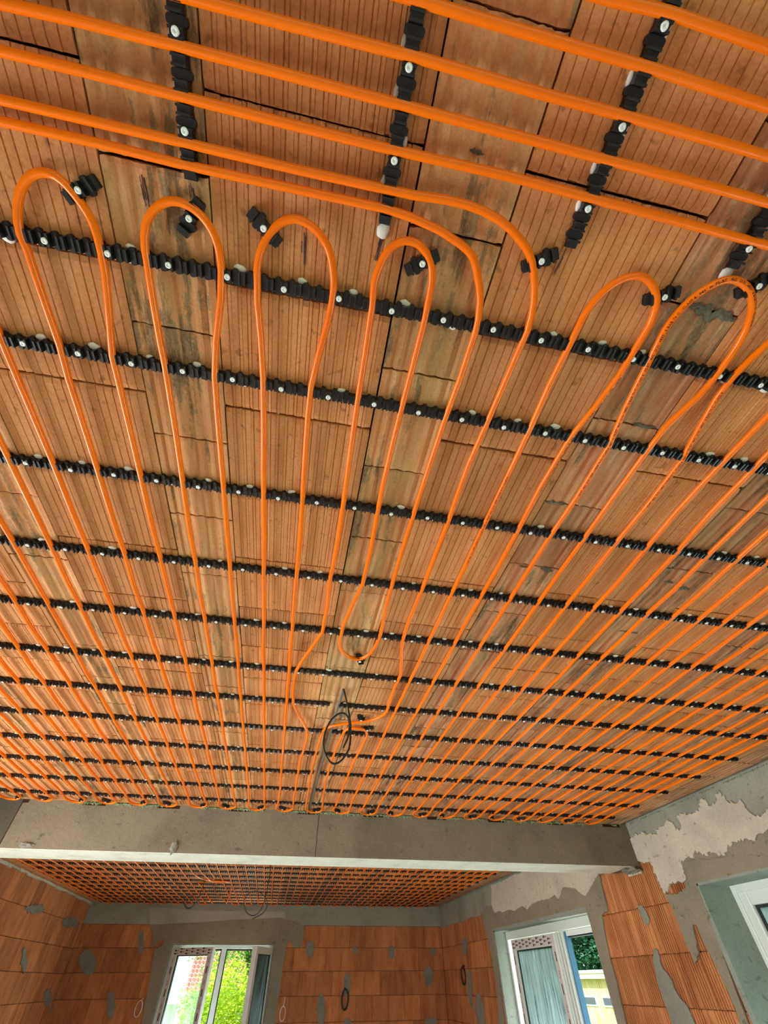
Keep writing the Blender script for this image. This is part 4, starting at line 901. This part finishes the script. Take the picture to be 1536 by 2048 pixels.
# ================================================================ cables
def cable(name, pts, r, m, label, cat='cable', group=None, n=8):
    mb = MB(); mb.tube(catmull([Vector(p) for p in pts]), r, n); o = mb.build(name, m, None, True); tag(o, label, cat, group); return o
cable('hanging_cable', CABLE_MAIN, .0038, M_CABLE, 'black cable hanging in a loop from the centre of the near ceiling')
cable('ceiling_cable', [(.166, 1.807, H-.004), (.160, 2.0, H-.006), (.158, 2.4, H-.005), (.150, 2.9, H-.006), (.150, 3.3, H-.005), (.150, 3.81, H-.006)], .0062, M_COND, 'flat grey cable on the near ceiling running to the beam between the clip rails')
def loopc(cx, y, z, rx, rz, lead, turns=1.15, tail=(0, 0, 0), a0=PI/2):
    pts = [lead[0], lead[1]]; n = int(14*turns)
    for i in range(n): a = a0+.35 + 2*PI*i/14; pts.append((cx+rx*math.cos(a), y+.01*math.sin(a*1.3)+.0015*i, z+rz*math.sin(a)))
    pts.append((pts[-1][0]+tail[0], pts[-1][1]+tail[1], pts[-1][2]+tail[2])); return pts
cable('hanging_cable', R2_CABLE_A, .004, M_CABLE, 'thin dark cable hanging in a big open loop from the far ceiling')
cable('hanging_cable', R2_CABLE_B, .004, M_CABLE, 'thin dark cable hanging in a small double loop from the far ceiling, left')
def coil(name, c, rx, rz, turns, axis, r, m, label, lead):
    pts = []
    n = int(12*turns)
    for i in range(n+1):
        a = PI/2 + 2*PI*i/12; u = rx*math.cos(a)*(1-.05*(i//12)); w = rz*math.sin(a)
        d = .008 + .004*math.sin(a*2) + .003*(i/12)
        pts.append((c[0]+u, c[1]-d, c[2]+w) if axis == 'B' else (c[0]-d, c[1]+u, c[2]+w))
    pts = [lead] + pts
    return cable(name, pts, r, m, label, 'cable', None, 6)
coil('cable_coil', (-1.694, YF-.004, Z0-.22), .045, .075, 2.2, 'B', .005, M_WCAB, 'white cable coil hanging on the clay wall left of the far window', (-1.66, YF+.0, Z0-.12))
coil('cable_coil', (.312, YF-.004, Z0-.29), .04, .07, 2.3, 'B', .005, M_WCAB, 'white cable coil hanging on the clay wall right of the far window', (.325, YF+.0, Z0-.13))
coil('cable_coil', (1.215, YF-.004, Z0-.165), .048, .10, 2.2, 'B', .010, M_CABLE, 'black cable coil hanging on the back wall between the two windows', (1.20, YF+.0, Z0-.05))
coil('cable_coil', (XR-.004, 8.58, Z0+.055), .09, .085, 1.3, 'R', .008, M_CABLE, 'short dark cable loop with a bright tip on the right wall near the corner', (XR+.0, 8.5, Z0+.15))

# ================================================================ outdoors
def grass_mat():
    m, nt, b = mat('lawn', (.10, .2, .04), .95); n = noise_tex(nt, coords(nt), 3, 5); nt.links.new(ramp(nt, n, [(.3, (.07, .16, .03)), (.7, (.18, .30, .06))]), b.inputs['Base Color']); return m
MB().box(-60, 90, -40, 110, -.9, -.35).build('ground', grass_mat()); tag(bpy.data.objects['ground'], kind='structure')
def leafmat(name, c1, c2, c3):
    m, nt, b = mat(name, c1, .6); n = noise_tex(nt, coords(nt), 2.2, 4, .7)
    col = ramp(nt, n, [(.3, c1), (.5, c2), (.7, c3)]); nt.links.new(col, b.inputs['Base Color'])
    tr = N(nt, 'ShaderNodeBsdfTranslucent'); nt.links.new(col, tr.inputs['Color']); mx = N(nt, 'ShaderNodeMixShader'); mx.inputs[0].default_value = .35
    nt.links.new(b.outputs[0], mx.inputs[1]); nt.links.new(tr.outputs[0], mx.inputs[2]); nt.links.new(mx.outputs[0], nt.nodes['Material Output'].inputs['Surface']); return m
M_LF1 = leafmat('leaf_yellow_green', (.16, .40, .015), (.42, .62, .02), (.62, .66, .04))
M_LF2 = leafmat('leaf_mid_green', (.04, .22, .03), (.12, .42, .05), (.30, .55, .10))
M_LF3 = leafmat('leaf_dark_green', (.012, .075, .045), (.03, .15, .08), (.12, .32, .14))
M_BARK, _, _ = mat('bark', (.10, .07, .045), .95)
def tree(loc, rx, rz, cz, n, leaf, m, label, group, seed, trunk=.12):
    r = empty('tree', (loc[0], loc[1], -.4)); tag(r, label, 'tree', group); rnd = random.Random(seed)
    mb = MB(); mb.tube([(0, 0, 0), (.05, 0, cz*.5), (0, .04, cz)], [trunk, trunk*.8, trunk*.4], 8)
    for i in range(6):
        a = i*1.05; mb.tube([(0, 0, cz*.55), (math.cos(a)*rx*.4, math.sin(a)*rx*.4, cz+.2*rz*math.sin(i)), (math.cos(a)*rx*.7, math.sin(a)*rx*.7, cz+.4*rz*math.cos(i))], [trunk*.4, trunk*.25, .02], 6)
    mb.build('trunk', M_BARK, r)
    mb = MB()
    for i in range(n):
        d = Vector((rnd.gauss(0, 1), rnd.gauss(0, 1), rnd.gauss(0, 1))).normalized()
        q = .62+.38*noise.noise(d*2.3+Vector((seed, 0, 0))) + .28
        rad = (rnd.random()**.45)*q; p = Vector((d.x*rx*rad, d.y*rx*rad, cz+d.z*rz*rad))
        M_ = Matrix.Rotation(rnd.uniform(0, 6.28), 4, 'Z') @ Matrix.Rotation(rnd.uniform(-1.2, 1.2), 4, 'X')
        s = leaf*rnd.uniform(.6, 1.2); b0 = len(mb.v)
        for q_ in ((-.5, 0, 0), (0, -.35, .05), (.5, 0, 0), (0, .35, .05)): mb.v.append(tuple(p + (M_ @ Vector(q_))*s))
        mb.f.append((b0, b0+1, b0+2, b0+3))
    me = bpy.data.meshes.new('foliage'); me.from_pydata(mb.v, [], mb.f); me.materials.append(m); o = link(bpy.data.objects.new('foliage', me), r); tag(o, kind='stuff')
    return r
tree((-.75, 13.6), 1.15, 1.25, 1.35, 24000, .058, M_LF1, 'bright yellow-green bush outside the far window', 'trees outdoors', 3)
tree((1.75, 14.5), 1.25, 1.5, 1.5, 18000, .06, M_LF1, 'yellow-green bush outside the far window, farther right', 'trees outdoors', 5)
tree((-.2, 17.5), 1.9, 1.9, 3.4, 22000, .075, M_LF2, 'taller mid-green tree behind the yellow-green bushes', 'trees outdoors', 9, .2)
for i, (x, y, rr_, h_) in enumerate([(25.5, 43.6, 4.0, 4.2), (25.5, 34.5, 4.0, 4.0), (25.5, 52.8, 4.0, 4.4), (26.5, 62, 4.2, 4.4)]):
    tree((x, y), rr_, 3.6, h_, 15000, .30, M_LF3, ['dark green tree rising behind the wooden shed, above its roof middle', 'dark green tree behind the shed, right of the opened door', 'dark green tree behind the left part of the wooden shed', 'dark green tree farthest left behind the wooden shed'][i], 'trees outdoors', 20+i, .25)
# house with red tiled roof
M_TILER, nt_, b_ = mat('red_roof_tile', (.55, .13, .10), .8); M_RENDER, _, _ = mat('house_render', (.72, .66, .54), .9); M_HG, _, _ = mat('dark_pane', (.05, .07, .09), .15)
house = empty('house', (0, 22, -.4)); tag(house, 'house with a red tiled roof and cream wall behind the bushes', 'house')
ez = Z0+.4-.20
MB().box(-2.75, 4.0, .35, 6, 0, ez+.05).build('wall', M_RENDER, house)
mb = MB(); rows_, cols_ = 26, 52; sl = math.radians(42)
for r_ in range(rows_):
    for c_ in range(cols_):
        x = -2.62+c_*.13; y0 = r_*.155*math.cos(sl); z0 = ez+r_*.155*math.sin(sl)
        for q in range(4):
            xa = x+.13*q/4; xb = x+.13*(q+1)/4; ha = .035*math.sin(PI*q/4); hb = .035*math.sin(PI*(q+1)/4); b0 = len(mb.v)
            for (xx, hh_, yy_, zz_) in ((xa, ha, y0, z0), (xb, hb, y0, z0), (xb, hb, y0+.165*math.cos(sl), z0+.165*math.sin(sl)-.02), (xa, ha, y0+.165*math.cos(sl), z0+.165*math.sin(sl)-.02)): mb.v.append((xx, yy_-hh_*.6, zz_+hh_+.03))
            mb.f.append((b0, b0+1, b0+2, b0+3))
me = bpy.data.meshes.new('roof_tile'); me.from_pydata(mb.v, [], mb.f); me.materials.append(M_TILER); tag(link(bpy.data.objects.new('roof_tile', me), house), kind='stuff')
MB().box(-2.75, 4.2, -.05, .02, ez-.06, ez+.02).build('gutter', M_PVC, house)
MB().box(-2.6, -1.9, .30, .36, .2, 1.25).build('window_frame', M_PVC, house); MB().box(-2.52, -1.98, .28, .31, .28, 1.17).build('pane', M_HG, house)
# wooden shed seen through the open door
def wood_mat():
    m, nt, b = mat('yellow_weathered_boards', (.6, .45, .15), .8)
    n = noise_tex(nt, coords(nt, (1, 6, .6)), 2.2, 5, .7, .2); col = ramp(nt, n, [(.3, (.42, .25, .05)), (.5, (.66, .55, .22)), (.68, (.78, .76, .50))]); nt.links.new(col, b.inputs['Base Color']); return m
M_WOOD = wood_mat()
shed = empty('shed', (14, 25, -.35)); tag(shed, 'yellowish board-clad shed with a white eave and small windows', 'shed')
zt = Z0+.35+.07
mb = MB(); rs = random.Random(4); y = -8
MB().box(.03, 5, -8, 14, 0, zt).build('wall', M_WOOD, shed)
while y < 14:
    mb.box(-rs.uniform(0, .012), .03, y+.006, y+.15, 0, zt-.002); y += .156
tag(mb.build('board', M_WOOD, shed), kind='stuff')
MB().box(-.35, 5.4, -8.4, 14.4, zt+.14, zt+.23).build('roof', M_PVC, shed); MB().box(-.30, -.26, -8.3, 14.3, zt-.02, zt+.14).build('fascia', M_RENDER, shed)
for yc_ in (-2.7, -1.0, .75, 2.4):
    fr = MB().box(-.04, .02, yc_-.62, yc_+.62, zt-.80, zt-.50).build('window_frame', M_PVC, shed); MB().box(-.05, -.038, yc_-.55, yc_+.55, zt-.75, zt-.55).build('pane', M_HG, fr)
